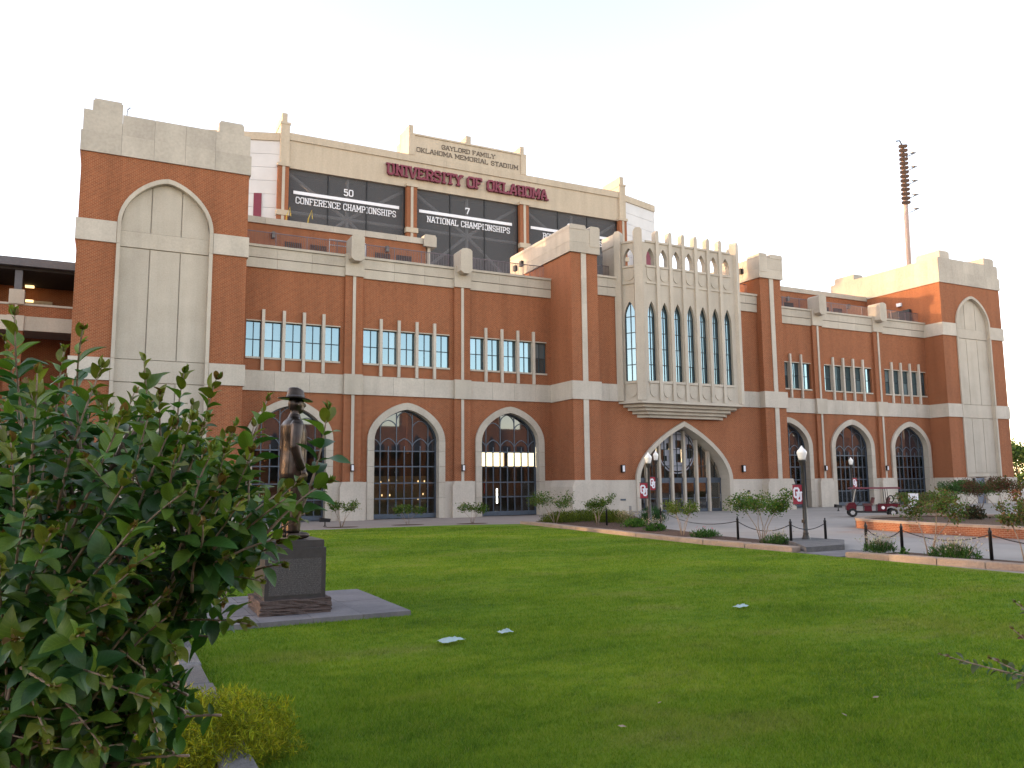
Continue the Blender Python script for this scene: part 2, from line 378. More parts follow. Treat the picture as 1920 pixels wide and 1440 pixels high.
sheet('planting_bed', [(20.3, 19.95), (22.9, 21.8), (23.1, 27), (24.9, 34), (32.5, 46.6), (29, 49), (23.2, 43.2), (21.3, 41.4), (20.9, 36), (20.45, 30), (20.0, 24)], .035, 'mulch')
sheet('flower_bed', [(20.3, 17.9), (20.4, 15), (20.9, 10), (21, -6), (22.7, -6), (22.7, 17.9)], .035, 'mulch')

# ------------------------------------------------------------------ the stadium front
ST = thing('stadium_building', 'long red brick stadium front with stone bands, pointed arches and two square towers', 'building', (39.1, 52, 0))
YW = 52.05
def pane(parent, mat, x0, x1, y, z0, z1, th=.012):
    o = piece('pane', parent, mat, x0, x1, y, y+th, z0, z1); return o
def grid_window(name, xs, zs, y, bar_w, parent, glassm, framem='window_bar', sub=True):
    b = MB()
    for x in xs: b.box(x-bar_w/2, x+bar_w/2, y, y+.09, zs[0]-bar_w/2, zs[-1]+bar_w/2)
    for z in zs: b.box(xs[0], xs[-1], y+.006, y+.084, z-bar_w/2, z+bar_w/2)
    fr = b.build(name, framem, parent)
    for a, c in zip(xs[:-1], xs[1:]):
        for d, e in zip(zs[:-1], zs[1:]): pane(fr, glassm, a+bar_w/2, c-bar_w/2, y+.04, d+bar_w/2, e-bar_w/2)
    return fr
FIN = [[8.45, 9.73, 11.0, 12.26], [16.12, 17.38, 18.66, 19.95], [23.85, 25.13, 26.41, 27.7]]
WIN = [(7.42, 13.38), (14.93, 21.1), (22.64, 28.82)]
ARC = [10.28, 18.0, 25.75]; PIL = [14.22, 21.99]
def wing(m, mp, side):
    X = lambda a, b_: (min(m(a), m(b_)), max(m(a), m(b_)))
    x0, x1 = X(7.0, 29.6)
    # brick wall with the three arches and three window strips cut out
    bottom = [(x0, 2.45)]
    for c in sorted(m(c) for c in ARC):
        bottom += [(c-2.6, 2.45)] + arch(c, 2.6, 5.18, 2.44) + [(c+2.6, 2.45)]
    outer = bottom + [(x1, 2.45), (x1, 17.2), (x0, 17.2)]
    holes = [[(X(*q)[0], 10.28), (X(*q)[1], 10.28), (X(*q)[1], 12.58), (X(*q)[0], 12.58)] for q in WIN]
    wall = MB().plate(outer, holes, YW, YW+.45).build('wing_wall', 'brick', ST)
    # stone courses
    def band(z0, z1, y0, mat, wd, nm):
        ps = sorted(mp(p) for p in PIL); xa = x0+.02
        for p in ps + [None]:
            xb = (p-.61) if p else x1-.02
            row(nm, wall, mat, xa, xb, y0, YW+.03, z0, z1, wd); xa = (p+.61) if p else 0
    band(8.17, 9.43, YW-.1, 'stone_grey', 1.95, 'stone_panel')
    band(16.0, 16.62, YW-.12, 'stone', 2.4, 'stone_panel'); band(16.66, 17.3, YW-.15, 'stone', 2.4, 'stone_panel'); band(17.32, 17.48, YW-.24, 'stone', 4.8, 'coping_stone')
    # pilasters with a stone strip, capital and blunt finial
    for k, p in enumerate(PIL):
        c = mp(p)
        pb = MB().box(c-.6, c+.6, YW-.2, YW+.02, 2.45, 8.17).box(c-.6, c+.6, YW-.2, YW+.02, 9.43, 16.05).build('pilaster', 'brick', ST)
        piece('stone_strip', pb, 'stone_grey', c-.1, c+.1, YW-.26, YW-.18, 2.45, 8.17); piece('stone_strip', pb, 'stone_grey', c-.1, c+.1, YW-.26, YW-.18, 9.43, 16.05)
        piece('band_block', pb, 'stone', c-.62, c+.62, YW-.34, YW+.03, 8.13, 9.47)
        piece('capital', pb, 'stone', c-.64, c+.64, YW-.32, YW+.5, 16.05, 17.52)
        prof = [(c-.44, 17.1), (c-.2, 16.92), (c+.2, 16.92), (c+.44, 17.1), (c+.44, 18.55), (c+.3, 18.68), (c, 18.74), (c-.3, 18.68), (c-.44, 18.55)]
        MB().plate(prof, [], YW-1.0, YW+.35).build('finial', 'stone', pb)
        prof = [(c-.8, 0), (c+.8, 0), (c+.8, 2.1), (c+.66, 2.47), (c-.66, 2.47), (c-.8, 2.1)]
        MB().plate(prof, [], YW-.42, YW+.05).build('pilaster_base', 'stone_grey', pb)
        sc = MB().box(c-.11, c+.11, YW-.42, YW-.26, 3.14, 3.6).build('wall_lamp', 'iron', ST)
        MB().box(c-.07, c+.07, YW-.45, YW-.42, 3.2, 3.54).build('lamp_shade', 'white_paint', sc)
    # base stones between arches
    xs = sorted([x0] + [m(c)-2.74 for c in ARC] + [m(c)+2.74 for c in ARC] + [x1])
    for a, b_ in zip(xs[0::2], xs[1::2]):
        if b_ - a > .05: piece('base_stone', wall, 'stone_grey', a, b_, YW-.12, YW+.45, 0, 2.452)
    # windows, sills and projecting stone fins
    for q, fins in zip(WIN, FIN):
        fx = sorted(m(f) for f in fins); a, b_ = X(*q); ed = [a] + fx + [b_]
        for i in range(5):
            l = ed[i] + (.09 if i else .02); r = ed[i+1] - (.09 if i < 4 else .02)
            grid_window('window', [l, (l+r)/2, r], [10.3, 11.42, 12.56], YW+.2, .055, ST, 'glass_sky')
            piece('sill', wall, 'stone', ed[i]+(.12 if i else 0), ed[i+1]-(.12 if i < 4 else 0), YW-.09, YW+.2, 10.17, 10.29)
            piece('lintel', wall, 'stone', ed[i]+(.12 if i else 0), ed[i+1]-(.12 if i < 4 else 0), YW-.03, YW+.2, 12.57, 12.64)
        for f in fx: piece('stone_fin', wall, 'stone_grey', f-.095, f+.095, YW-.17, YW+.28, 9.44, 13.32)
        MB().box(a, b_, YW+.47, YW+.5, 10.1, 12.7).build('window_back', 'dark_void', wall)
    # arched lobby windows
    for i, c in enumerate(ARC):
        c = m(c)
        ring(wall, 'arch_stone', 'stone', c, 2.73, 2.27, 5.18, 2.56, 2.10, 0, YW-.16, YW+.36, [1.35, 2.4, 3.46, 4.5])
        b = MB(); y0, y1 = YW+.42, YW+.54; W = 2.25
        cols = [c-2.25+.5625*k for k in range(9)]
        for x in cols[1:-1]: b.box(x-.035, x+.035, y0, y1, .25, 4.85)
        for z in (.3, 1.34, 2.37, 3.47, 4.5): b.box(c-W, c+W, y0-.01-(z < .5)*.05, y1+.01, z-.04-(z < .5)*.22, z+.04)
        b.bar([(c-W+.03, .1)] + arch(c, W-.02, 5.18, 2.06) + [(c+W-.03, .1)], .09, y0-.03, y1+.02)
        for k in (-3, -1, 1, 3):
            x = c+k*.5625; b.box(x-.03, x+.03, y0+.01, y1-.01, 4.8, min(7.2, az(x, c, W, 5.18, 2.0)))
        for k in (-2, 0, 2): b.bar(arch(c+k*.5625, .5625, 4.78, .58, 1.3, 1.9, 6), .06, y0+.005, y1-.005)
        for k in (-4, 4):
            A = arch(c+k*.5625, .5625, 4.78, .58, 1.3, 1.9, 6); b.bar(A[6:] if k < 0 else A[:7], .06, y0+.005, y1-.005)
        for k, h in ((-2, .62), (0, .72), (2, .62)):
            zt = 6.05 if k else 6.55
            b.bar([(x, z) for x, z in arch(c+k*.5625, .5625, zt, h-.1, 1.6, 2, 6)], .055, y0+.004, y1-.004, .001)
        fr = b.build('arched_window', 'frame', ST)
        zr = [.3, 1.34, 2.37, 3.47, 4.5]
        for a, d in zip(cols[:-1], cols[1:]):
            for e, f in zip(zr[:-1], zr[1:]): pane(fr, 'glass_lobby', a+.036, d-.036, y0+.05, e+.041, f-.041)
        hd = [(c-W+.05, 4.54)] + arch(c, W-.05, 5.18, 2.02) + [(c+W-.05, 4.54)]
        MB().plate(hd, [], y0+.05, y0+.065).build('pane', 'glass_head', fr)
    return wall
WL = wing(lambda x: x, lambda x: x, 'L')
WR = wing(lambda x: 78.2-x, lambda x: 78.4-x, 'R')

def tower(m, door):
    X = lambda a, b_: (min(m(a), m(b_)), max(m(a), m(b_)))
    xa, xb = X(-2.05, 7.05); c = m(2.52); YT = 50.05; YB = 63.0
    out = [(xa, 2.45), (c-2.5, 2.45)] + arch(c, 2.5, 17.25, 2.88) + [(c+2.5, 2.45), (xb, 2.45), (xb, 21.2), (xa, 21.2)]
    tw = MB().plate(out, [], YT, YT+.55).box(xa+.002, xb-.002, YT+.55, YB, 2.45, 21.2).build('tower', 'brick', ST)
    # base, bands and cap
    dl, dr = (m(3.3)-.78, m(3.3)+.78) if door else (c, c)
    for a, b_ in ((xa-.14, dl), (dr, xb+.14)) if door else ((xa-.14, xb+.14),):
        piece('base_stone', tw, 'stone_grey', a, b_, YT-.2, YT+.56, 0, 2.452)
    for xs in ((xa-.14, xa+.1), (xb-.1, xb+.14)): piece('base_stone', tw, 'stone_grey', *xs, YT+.56, YB, 0, 2.452)
    for z0, z1 in ((8.17, 9.43), (16.02, 17.25)):
        piece('stone_panel', tw, 'stone_grey', xa-.1, c-2.6, YT-.1, YT+.1, z0, z1); piece('stone_panel', tw, 'stone_grey', c+2.6, xb+.1, YT-.1, YT+.1, z0, z1)
        for xs in ((xa-.1, xa+.1), (xb-.1, xb+.1)): rowy('stone_panel', tw, 'stone_grey', *xs, YT+.1, 56, z0, z1, 3)
    for z0, z1, e in ((21.18, 22.39, .1), (22.40, 23.66, .02)):
        edges = [xa-e, xa+2.0, xa+3.72, xa+5.42, xa+7.1, xb+e]
        for a, b_ in zip(edges[:-1], edges[1:]): piece('cap_stone', tw, 'stone_cap', a+.005, b_-.005, YT-e, YT+.5, z0, z1)
        for xs in ((xa-e, xa+.4), (xb-.4, xb+e)): rowy('cap_stone', tw, 'stone_cap', *xs, YT+.51, YB+e, z0, z1, 2.1)
        rowy('cap_stone', tw, 'stone_cap', xa+.4, xb-.4, YB-.4, YB+e, z0, z1, 9)
    for a, b_ in ((-1.62, -.06), (5.22, 6.68)):
        p, q = X(a, b_)
        for ya, yb in ((YT+.03, YT+2.6), (YB-2.8, YB-.2)):
            mo = MB().box(p, q, ya, yb, 23.66, 24.3).box(p+.08, q-.08, ya+.05, yb-.05, 24.3, 24.42).build('merlon', 'stone_cap', tw)
    MB().box(xa+.3, xb-.3, YT+.4, YB-.3, 23.2, 23.3).build('roof', 'concrete', tw)
    # tall pointed stone panel
    ring(tw, 'arch_stone', 'stone', c, 2.58, 2.38, 17.25, 2.93, 2.66, 2.5, YT-.12, YT+.34, [8.17, 9.43, 16.02])
    bk = [(c-2.4, 2.5)] + arch(c, 2.4, 17.25, 2.68) + [(c+2.4, 2.5)]
    MB().plate(bk, [], YT+.33, YT+.5).build('panel_backing', 'stone_cap', tw)
    y0, y1 = YT+.24, YT+.34; W = 2.375; g1, g2 = c-.82, c+.82
    piece('stone_panel', tw, 'stone', c-W, c+W, y0-.05, y1, 2.52, 2.86)
    piece('stone_panel', tw, 'stone', c-W, c+W, y0-.012, y1, 8.17, 9.43)
    piece('stone_panel', tw, 'stone', c-W, c+W, y0-.04, y1, 15.95, 16.86)
    for a, b_ in ((c-W, g1-.03), (g1+.03, g2-.03), (g2+.03, c+W)):
        piece('stone_panel', tw, 'stone', a, b_, y0, y1, 2.9, 8.12); piece('stone_panel', tw, 'stone', a, b_, y0, y1, 9.47, 15.9)
        top = [(a+(b_-a)*k/10, az(a+(b_-a)*k/10, c, W, 17.25, 2.64)) for k in range(11)]
        MB().plate([(a, 16.88), (b_, 16.88)] + top[::-1], [], y0, y1).build('stone_panel', 'stone', tw)
    if door:
        d = MB().box(dl+.04, dr-.04, YT+.0, YT+.08, 0, 2.4).build('service_door', 'door_steel', ST)
        MB().box(dl+.14, dl+.18, YT-.06, YT, .95, 1.15).build('handle', 'galv', d)
        for x in (dl-.45, dr+.45):
            l = MB().box(x-.09, x+.09, YT-.4, YT-.2, 1.95, 2.4).build('wall_lamp', 'iron', tw)
    else:
        MB().tube([(xa+2.2, YT+.3, 23.6), (xa+2.22, YT+.3, 24.15), (xa+2.36, YT+.25, 24.3)], .04).build('camera_mast', 'galv', tw)
    return tw
TL = tower(lambda x: x, False)
TR = tower(lambda x: 78.05-x, True)

# ---- gatehouse between the wings
GX = 39.25; YG = 49.55
out = [(31.3, 2.45), (GX-4.45, 2.45)] + arch(GX, 4.45, 2.45, 4.28, 1.05, 1.9) + [(GX+4.45, 2.45), (47.3, 2.45), (47.3, 17.2), (31.3, 17.2)]
GW = MB().plate(out, [[(34.6, 8.6), (43.6, 8.6), (43.6, 17.0), (34.6, 17.0)]], YG, YG+.5).build('gate_wall', 'brick', ST)
for a, b_ in ((31.3, GX-4.53), (GX+4.53, 47.3)): piece('base_stone', GW, 'stone_grey', a, b_, YG-.12, YG+.5, 0, 2.452)
for a, b_ in ((31.5, 33.66), (44.62, 47.1)):
    row('stone_panel', GW, 'stone_grey', a, b_, YG-.1, YG+.05, 8.17, 9.43, 1.4)
    for z0, z1, e in ((16.0, 16.62, .12), (16.66, 17.3, .15)): row('stone_panel', GW, 'stone', a, b_, YG-e, YG+.05, z0, z1, 1.2)
    piece('coping_stone', GW, 'stone', a, b_, YG-.24, YG+.3, 17.32, 17.48)
MB().box(7, 71, 52.5, 74, 16.75, 16.95).box(31.3, 47.3, 49.9, 52.5, 16.75, 16.93).build('terrace_deck', 'concrete', ST)
def buttress(m):
    X = lambda a, b_: (min(m(a), m(b_)), max(m(a), m(b_)))
    a, b_ = X(29.2, 31.45); Y = 48.97; s0, s1 = X(30.05, 30.47)
    bt = MB().box(a, b_, Y, 52.4, 2.45, 18.82).box(a+.002, b_-.002, 52.4, 58.3, 8.45, 18.818).build('buttress', 'brick', ST)
    for z0, z1 in ((2.45, 8.17), (9.45, 18.8)): row_z = [z0+(z1-z0)*k/5 for k in range(6)]; [piece('stone_strip', bt, 'stone_grey', s0, s1, Y-.07, Y+.02, p+.004, q-.004) for p, q in zip(row_z[:-1], row_z[1:])]
    piece('stone_panel', bt, 'stone_grey', a-.1, b_+.1, Y-.12, Y+.05, 8.15, 9.45)
    for xs in ((a-.1, a+.05), (b_-.05, b_+.1)): piece('stone_panel', bt, 'stone_grey', *xs, Y+.05, 52.0, 8.15, 9.45)
    MB().plate([(a-.3, 0), (b_+.3, 0), (b_+.3, 2.0), (b_+.1, 2.47), (a-.1, 2.47), (a-.3, 2.0)], [], Y-.25, 52).build('base_stone', 'stone_grey', bt)
    rowy('cap_stone', bt, 'stone', a-.15, b_+.15, Y-.17, 58.4, 18.8, 19.55, 2.0); rowy('cap_stone', bt, 'stone', a-.15, b_+.15, Y-.165, 58.4, 19.56, 20.55, 2.0)
    for p, q in (X(29.05, 30.42), X(30.75, 31.6)):
        MB().plate([(p, 20.5), (q, 20.5), (q, 20.72), (q-.1, 20.84), (p+.1, 20.84), (p, 20.72)], [], Y-.2, Y+1.2 if q-p < 1 else 58.4).build('merlon', 'stone', bt)
    p, q = X(30.75, 31.6); MB().box(p, q, Y-.2, Y-.165, 19.3, 20.5).build('cap_rib', 'stone', bt)
    return bt
BL = buttress(lambda x: x); BR = buttress(lambda x: 78.55-x)
for y, z in ((56.2, 19.7), (57.3, 19.6)): MB().box(28.85, 29.05, y-.18, y+.18, z-.25, z+.2).build('wall_lamp', 'iron', BL)
MB().box(46.72, 46.94, 50.7, 51.0, 19.5, 19.95).build('wall_lamp', 'iron', BR)
# great door arch
ring(GW, 'arch_stone', 'stone', GX, 4.55, 4.2, 2.45, 4.4, 4.02, 0, YG-.2, YG+1.2, [1.2], 1.05, 1.9)
MUL = [GX+d for d in (-2.95, -1.77, -.59, .59, 1.77, 2.95)]
for x in MUL: piece('stone_mullion', GW, 'stone', x-.09, x+.09, YG+.66, YG+1.0, 0, az(x, GX, 4.2, 2.45, 3.95, 1.05, 1.9)+.05)
ed = [GX-4.2] + MUL + [GX+4.2]
for i in range(7):
    l = ed[i]+(.14 if i else 0); r = ed[i+1]-(.14 if i < 6 else 0); y = YG+.85
    d = MB().box(l, l+.09, y, y+.08, 0, 2.36).box(r-.09, r, y, y+.08, 0, 2.36).box(l+.09, r-.09, y+.002, y+.078, 2.2, 2.36).box(l+.09, r-.09, y+.002, y+.078, 0, .22).box(l+.09, r-.09, y+.002, y+.078, 1.0, 1.07).build('entrance_door', 'frame', ST)
    pane(d, 'glass_lobby', l+.09, r-.09, y+.03, .22, 1.0); pane(d, 'glass_lobby', l+.09, r-.09, y+.03, 1.07, 2.2)
    MB().tube([(r-.16, y-.06, .75), (r-.16, y-.06, 1.35)], .018).build('handle', 'galv', d)
    tr = MB().box(l, r, y-.03, y+.1, 2.36, 2.6).build('transom', 'frame', ST)
    b = MB(); xm = (l+r)/2; b.box(xm-.02, xm+.02, y, y+.06, 2.6, az(xm, GX, 4.15, 2.45, 3.95, 1.05, 1.9))
    for z in (3.5, 4.75, 5.9):
        if z < az(l, GX, 4.15, 2.45, 3.9, 1.05, 1.9) and z < az(r, GX, 4.15, 2.45, 3.9, 1.05, 1.9): b.box(l, r, y+.01, y+.05, z-.02, z+.02)
    b.build('glazing_bar', 'window_bar', tr)
    top = [(l+(r-l)*k/8, az(l+(r-l)*k/8, GX, 4.2, 2.45, 4.0, 1.05, 1.9)) for k in range(9)]
    MB().plate([(l, 2.6), (r, 2.6)] + [p for p in top[::-1] if p[1] > 2.61], [], y+.07, y+.085).build('pane', 'glass_lobby', tr)
# round conference emblem hung behind the glass: S, E and C cut to a disc
def disc(cx, cz, r0, r1, a0=0, a1=2*math.pi, n=40):
    P = [(cx+r1*math.cos(a0+(a1-a0)*k/n), cz+r1*math.sin(a0+(a1-a0)*k/n)) for k in range(n+1)]
    Q = [(cx+r0*math.cos(a0+(a1-a0)*k/n), cz+r0*math.sin(a0+(a1-a0)*k/n)) for k in range(n+1)]
    return P + Q[::-1]
ex, ez, er = GX+.02, 4.62, 1.72; y = YG+.911
em = MB()
h = math.pi
em.plate(disc(ex, ez, er*.94, er, 0, h), [], y, y+.006).plate(disc(ex, ez, er*.94, er, h, 2*h), [], y, y+.006)
def chord(x): return math.sqrt(max(0, (er*.88)**2-(x-ex)**2))
def seg(xa, xb, za, zb):       # slice of the disc between two verticals and two levels
    n = 8; T = []; Bq = []
    for k in range(n+1):
        x = xa+(xb-xa)*k/n; c = chord(x); T.append((x, min(ez+c, zb))); Bq.append((x, max(ez-c, za)))
    em.plate(Bq + T[::-1], [], y, y+.006)
r_ = er*.88
for za, zb, xa, xb in ((ez+.62, ez+2, -r_+.05, -.62), (ez+.1, ez+.62, -r_+.02, -.98), (ez-.35, ez+.1, -1.25, -.62), (ez-.75, ez-.35, -.95, -.62), (ez-2, ez-.75, -r_+.2, -.62)): seg(ex+xa, ex+xb, za, zb)
for za, zb, xa, xb in ((ez+.85, ez+2, -.5, .5), (ez-2, ez-.85, -.5, .5), (ez-.85, ez+.85, -.5, -.1), (ez-.2, ez+.25, -.1, .3)): seg(ex+xa, ex+xb, za, zb)
for za, zb, xa, xb in ((ez+.55, ez+2, .62, r_-.05), (ez-2, ez-.55, .62, r_-.05), (ez-.55, ez+.55, .62, .98)): seg(ex+xa, ex+xb, za, zb)
em.build('conference_emblem', 'emblem_grey', ST)
for x in (33.6, 45.0):
    l = MB().box(x-.15, x+.15, YG-.18, YG, 3.0, 3.55).build('wall_lamp', 'iron', ST); MB().box(x-.09, x+.09, YG-.21, YG-.18, 3.06, 3.49).build('lamp_shade', 'white_paint', l)
MB().box(33.3, 33.75, YG-.15, YG-.12, .98, 1.1).build('room_plaque', 'frame', GW); MB().box(45.3, 45.5, YG-.16, YG-.12, 1.45, 1.58).build('alarm_box', 'iron', GW)

# ---- oriel window over the entrance
OX = 39.1; YO = 48.0
OR = MB()
def win_hole(c): return [(c-.37, 9.62)] + arch(c, .37, 14.4, 1.15, 1.1, 1.8, 8) + [(c+.37, 9.62)]
def arc_hole(c): return [(c-.36, 18.25)] + arch(c, .36, 18.85, .75, 1.1, 1.7, 8) + [(c+.36, 18.25)]
CW = [OX+1.2*k for k in range(-3, 4)]
OR.plate([(34.5, 8.15), (43.7, 8.15), (43.7, 20.0), (34.5, 20.0)], [win_hole(c) for c in CW] + [arc_hole(c) for c in CW], YO, YO+.42)
LEN = math.hypot(.95, 1.5)
faces = []
for sgn in (1, -1):
    if sgn > 0: M = Matrix.Translation((33.6, 49.5, 0)) @ Matrix.Rotation(math.atan2(-1.5, .95), 4, 'Z')
    else: M = Matrix.Translation((43.65, 48.0, 0)) @ Matrix.Rotation(math.atan2(1.5, .95), 4, 'Z')
    OR.M = M; cl = LEN/2
    OR.plate([(.0, 8.15), (LEN, 8.15), (LEN, 20.0), (0, 20.0)], [[(cl-.45, 9.62)] + arch(cl, .45, 14.4, 1.15, 1.1, 1.8, 8) + [(cl+.45, 9.62)], [(cl-.4, 18.25)] + arch(cl, .4, 18.85, .75, 1.1, 1.7, 8) + [(cl+.4, 18.25)]], 0, .36)
    faces.append(M)
OR.M = None
ori = OR.build('oriel_window', 'stone', ST)
def rib(x, y, wd, d, ang=0, ztop=20.95):
    b = MB(); b.M = Matrix.Translation((x, y, 0)) @ Matrix.Rotation(ang, 4, 'Z')
    hw = wd/2
    b.plate([(-hw, 8.18), (hw, 8.18), (hw, ztop-.18), (hw*.55, ztop), (-hw*.55, ztop), (-hw, ztop-.18)], [], -d, .36)
    return b.build('buttress_rib', 'stone', ori)
for k in range(-2, 4): rib(OX+1.2*k-.6, YO, .29, .14)
for x, sg in ((34.45, 1), (43.75, -1)): rib(x, YO+.08, .62, .2, -.52*sg, 21.0)
for x, y, sg in ((33.62, 49.4, 1), (44.58, 49.4, -1)): rib(x, y, .5, .25, -1.03*sg, 20.95)
b = MB(); b.plate([(33.35, 19.9), (33.75, 19.9), (33.75, 20.7), (33.5, 20.85), (33.35, 20.8)], [], 49.5, 51.2).plate([(44.45, 19.9), (44.85, 19.9), (44.85, 20.7), (44.6, 20.85), (44.45, 20.8)], [], 49.5, 51.2); b.box(33.4, 33.75, 49.55, 51.2, 17, 19.9).box(44.45, 44.8, 49.55, 51.2, 17, 19.9)
b.build('oriel_return', 'stone', ori)
def frontset(zs, nm, z0, z1, e, hw=.44):
    for c in CW: piece(nm, ori, 'stone', c-hw, c+hw, YO-e, YO+.02, z0, z1)
frontset(0, 'sill', 9.44, 9.62, .1); frontset(0, 'sill', 18.1, 18.25, .08); frontset(0, 'string_course', 16.86, 16.98, .07); frontset(0, 'top_rail', 19.98, 20.12, .08)
def shield(c, zt, zb, hw): return [(c-hw, zt), (c-hw, zb+.45), (c-hw*.8, zb+.2), (c-hw*.4, zb+.05), (c, zb), (c+hw*.4, zb+.05), (c+hw*.8, zb+.2), (c+hw, zb+.45), (c+hw, zt)]
for c in CW:
    MB().plate(shield(c, 18.05, 17.1, .37), [], YO-.05, YO+.01).build('shield', 'stone', ori); MB().plate(shield(c, 9.4, 8.42, .37), [], YO-.05, YO+.01).build('shield', 'stone', ori)
for M in faces:
    for zt, zb in ((18.05, 17.1), (9.4, 8.42)):
        b = MB(); b.M = M; b.plate(shield(LEN/2, zt, zb, .45), [], -.05, .01); b.build('shield', 'stone', ori)
    b = MB(); b.M = M
    for z0, z1 in ((9.44, 9.62), (18.1, 18.25), (16.86, 16.98), (19.98, 20.12)): b.box(LEN/2-.52, LEN/2+.52, -.09, .02, z0, z1)
    b.build('sill', 'stone', ori)
def lancet(c, hw, y, M=None):
    zs = [9.64, 10.84, 12.03, 13.22, 14.42]; b = MB(); b.M = M
    for z in zs: b.box(c-hw, c+hw, y, y+.06, z-.03, z+.03)
    for x in (c-hw+.03, c, c+hw-.03): b.box(x-.03, x+.03, y-.01, y+.07, 9.62, 14.42 if x != c else 15.45)
    b.bar([(x, z) for x, z in arch(c, hw-.02, 14.4, 1.12, 1.1, 1.8, 8)], .06, y-.01, y+.07)
    fr = b.build('lancet_window', 'window_bar', ST)
    for a, d in ((c-hw+.05, c-.03), (c+.03, c+hw-.05)):
        for e, f in zip(zs[:-1], zs[1:]):
            if M is None: pane(fr, 'glass_sky', a, d, y+.03, e+.03, f-.03)
            else:
                q = pane(fr, 'glass_sky', a, d, y+.03, e+.03, f-.03); ce = M @ Vector(((a+d)/2, y+.036, (e+f)/2)); g = ORG[ST.name]
                q.location = ce-Vector(g); q.rotation_euler = M.to_euler()
    b = MB(); b.M = M; b.plate([(c-hw, 14.43)] + arch(c, hw-.02, 14.44, 1.08, 1.1, 1.8, 8) + [(c+hw, 14.43)], [], y+.03, y+.042); b.build('pane', 'glass_sky', fr)
for c in CW: lancet(c, .365, YO+.24)
for M in faces: lancet(LEN/2, .445, .14, M)
b = MB()
b.slab([(33.4, 49.6), (34.38, 47.86), (43.82, 47.86), (44.8, 49.6)], 7.98, 8.17)
for k, (dz0, dz1) in enumerate(((7.74, 7.97), (7.50, 7.735), (7.27, 7.495), (7.04, 7.265))):
    e = .3+.38*k; b.slab([(33.5+e, 49.6), (34.42+e, 48.0+.28*(k+1)), (43.78-e, 48.0+.28*(k+1)), (44.7-e, 49.6)], dz0, dz1)
b.build('corbel', 'stone', ori)
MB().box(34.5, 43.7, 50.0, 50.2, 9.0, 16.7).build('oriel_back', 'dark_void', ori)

# ---- terrace wall, railings, vents
for m, rl in ((lambda x: x, 'L'), (lambda x: 78.2-x, 'R')):
    X = lambda a, b_: (min(m(a), m(b_)), max(m(a), m(b_)))
    a, b_ = X(7.0, 21.7)
    tw = MB().box(a, b_, 58.5, 59.0, 16.9, 20.96).build('terrace_wall', 'brick', ST)
    row('coping_stone', tw, 'stone', a, b_, 58.38, 59.1, 20.96, 21.42, 2.6)
    p, q = X(21.45, 22.5); MB().plate([(p, 20.77), (q, 20.77), (q, 21.55), (q-.12, 21.72), (p+.12, 21.72), (p, 21.55)], [], 58.2, 59.3).build('end_block', 'stone', tw); p, q = X(21.85, 22.1); MB().box(p, q, 58.5, 58.9, 16.9, 20.77).build('stone_strip', 'stone', tw)
    for v in (10.87, 12.7, 17.6, 19.3):
        p, q = X(v, v+1.25); b = MB()
        for k in range(9): b.box(p+k*(q-p)/9, p+(k+.55)*(q-p)/9, 58.44, 58.5, 19.35, 19.85)
        b.build('vent_grille', 'iron', tw)
    for v in (9.9, 18.4): p, q = X(v, v+.22); MB().box(p, q, 58.2, 58.5, 19.95, 20.4).build('wall_lamp', 'pole_metal', tw)
    b = MB(); p, q = X(7.2, 29.0); n = int((q-p)/.125)
    for k in range(n+1): x = p+(q-p)*k/n; big = k % 16 == 0; b.box(x-(.03 if big else .011), x+(.03 if big else .011), 52.6, 52.65 if big else 52.622, 17.0, 18.6 if big else 18.52)
    b.box(p, q, 52.59, 52.64, 18.52, 18.57).box(p, q, 52.595, 52.635, 17.55, 17.585)
    b.build('railing', 'rail_iron', ST)
b = MB()
for a, c in ((31.5, 33.5), (44.9, 47.0)):
    for k in range(17): x = a+(c-a)*k/16; b.box(x-.011, x+.011, 50.4, 50.422, 17.0, 18.5)
    b.box(a, c, 50.39, 50.43, 18.5, 18.55)
b.build('railing', 'rail_iron', ST)
dr = MB().box(70.6, 70.95, 53.2, 55.6, 17, 19.1).build('terrace_door', 'window_bar', ST); MB().box(70.58, 70.94, 54.38, 54.42, 17.05, 19.05).build('door_post', 'galv', dr)
MB().box(70.72, 70.95, 54.2, 54.7, 19.6, 19.95).build('exit_lamp', 'white_paint', TR)
b = MB()
for x in (12.9, 15.4): b.tube([(x, 53.5, 16.9), (x, 53.5, 18.9)], .03)
b.tube([(12.9, 53.5, 18.88), (15.4, 53.5, 18.88)], .03).tube([(12.9, 53.5, 18.5), (15.4, 53.5, 18.5)], .03); b.build('stair_rail', 'galv', ST)

# ---- lobby behind the arches
lb = MB()
def lobby(x0, x1, holes):
    lb.plate([(x0, 0), (x1, 0), (x1, 8.1), (x0, 8.1)], holes, 60, 60.3)
    lb.box(x0, x0+.2, 52.6, 60, 0, 8.1).box(x1-.2, x1, 52.6, 60, 0, 8.1).box(x0, x1, 52.55, 60.3, 8.1, 8.4)
lb.plate([(7.2, 0), (46, 0), (46, 8.1), (7.2, 8.1)], [[(26.3, 3.62), (29.2, 3.62), (29.2, 5.3), (26.3, 5.3)], [(29.4, 3.62), (32.3, 3.62), (32.3, 5.3), (29.4, 5.3)]], 60, 60.3)
lb.box(7.2, 7.4, 52.6, 60, 0, 8.1).box(45.8, 46, 52.6, 60, 0, 8.1).box(7.2, 46, 52.55, 60.3, 8.1, 8.4)
lobby(49.5, 71, [])
lb.build('lobby_shell', 'interior', ST)
MB().box(16.2, 21.8, 58.5, 58.9, 0, 2.9).box(16.2, 21.8, 58.2, 58.5, .9, 1.0).box(16.2, 21.8, 58.2, 58.5, 1.9, 2.0).build('display_case', 'interior_warm', ST)
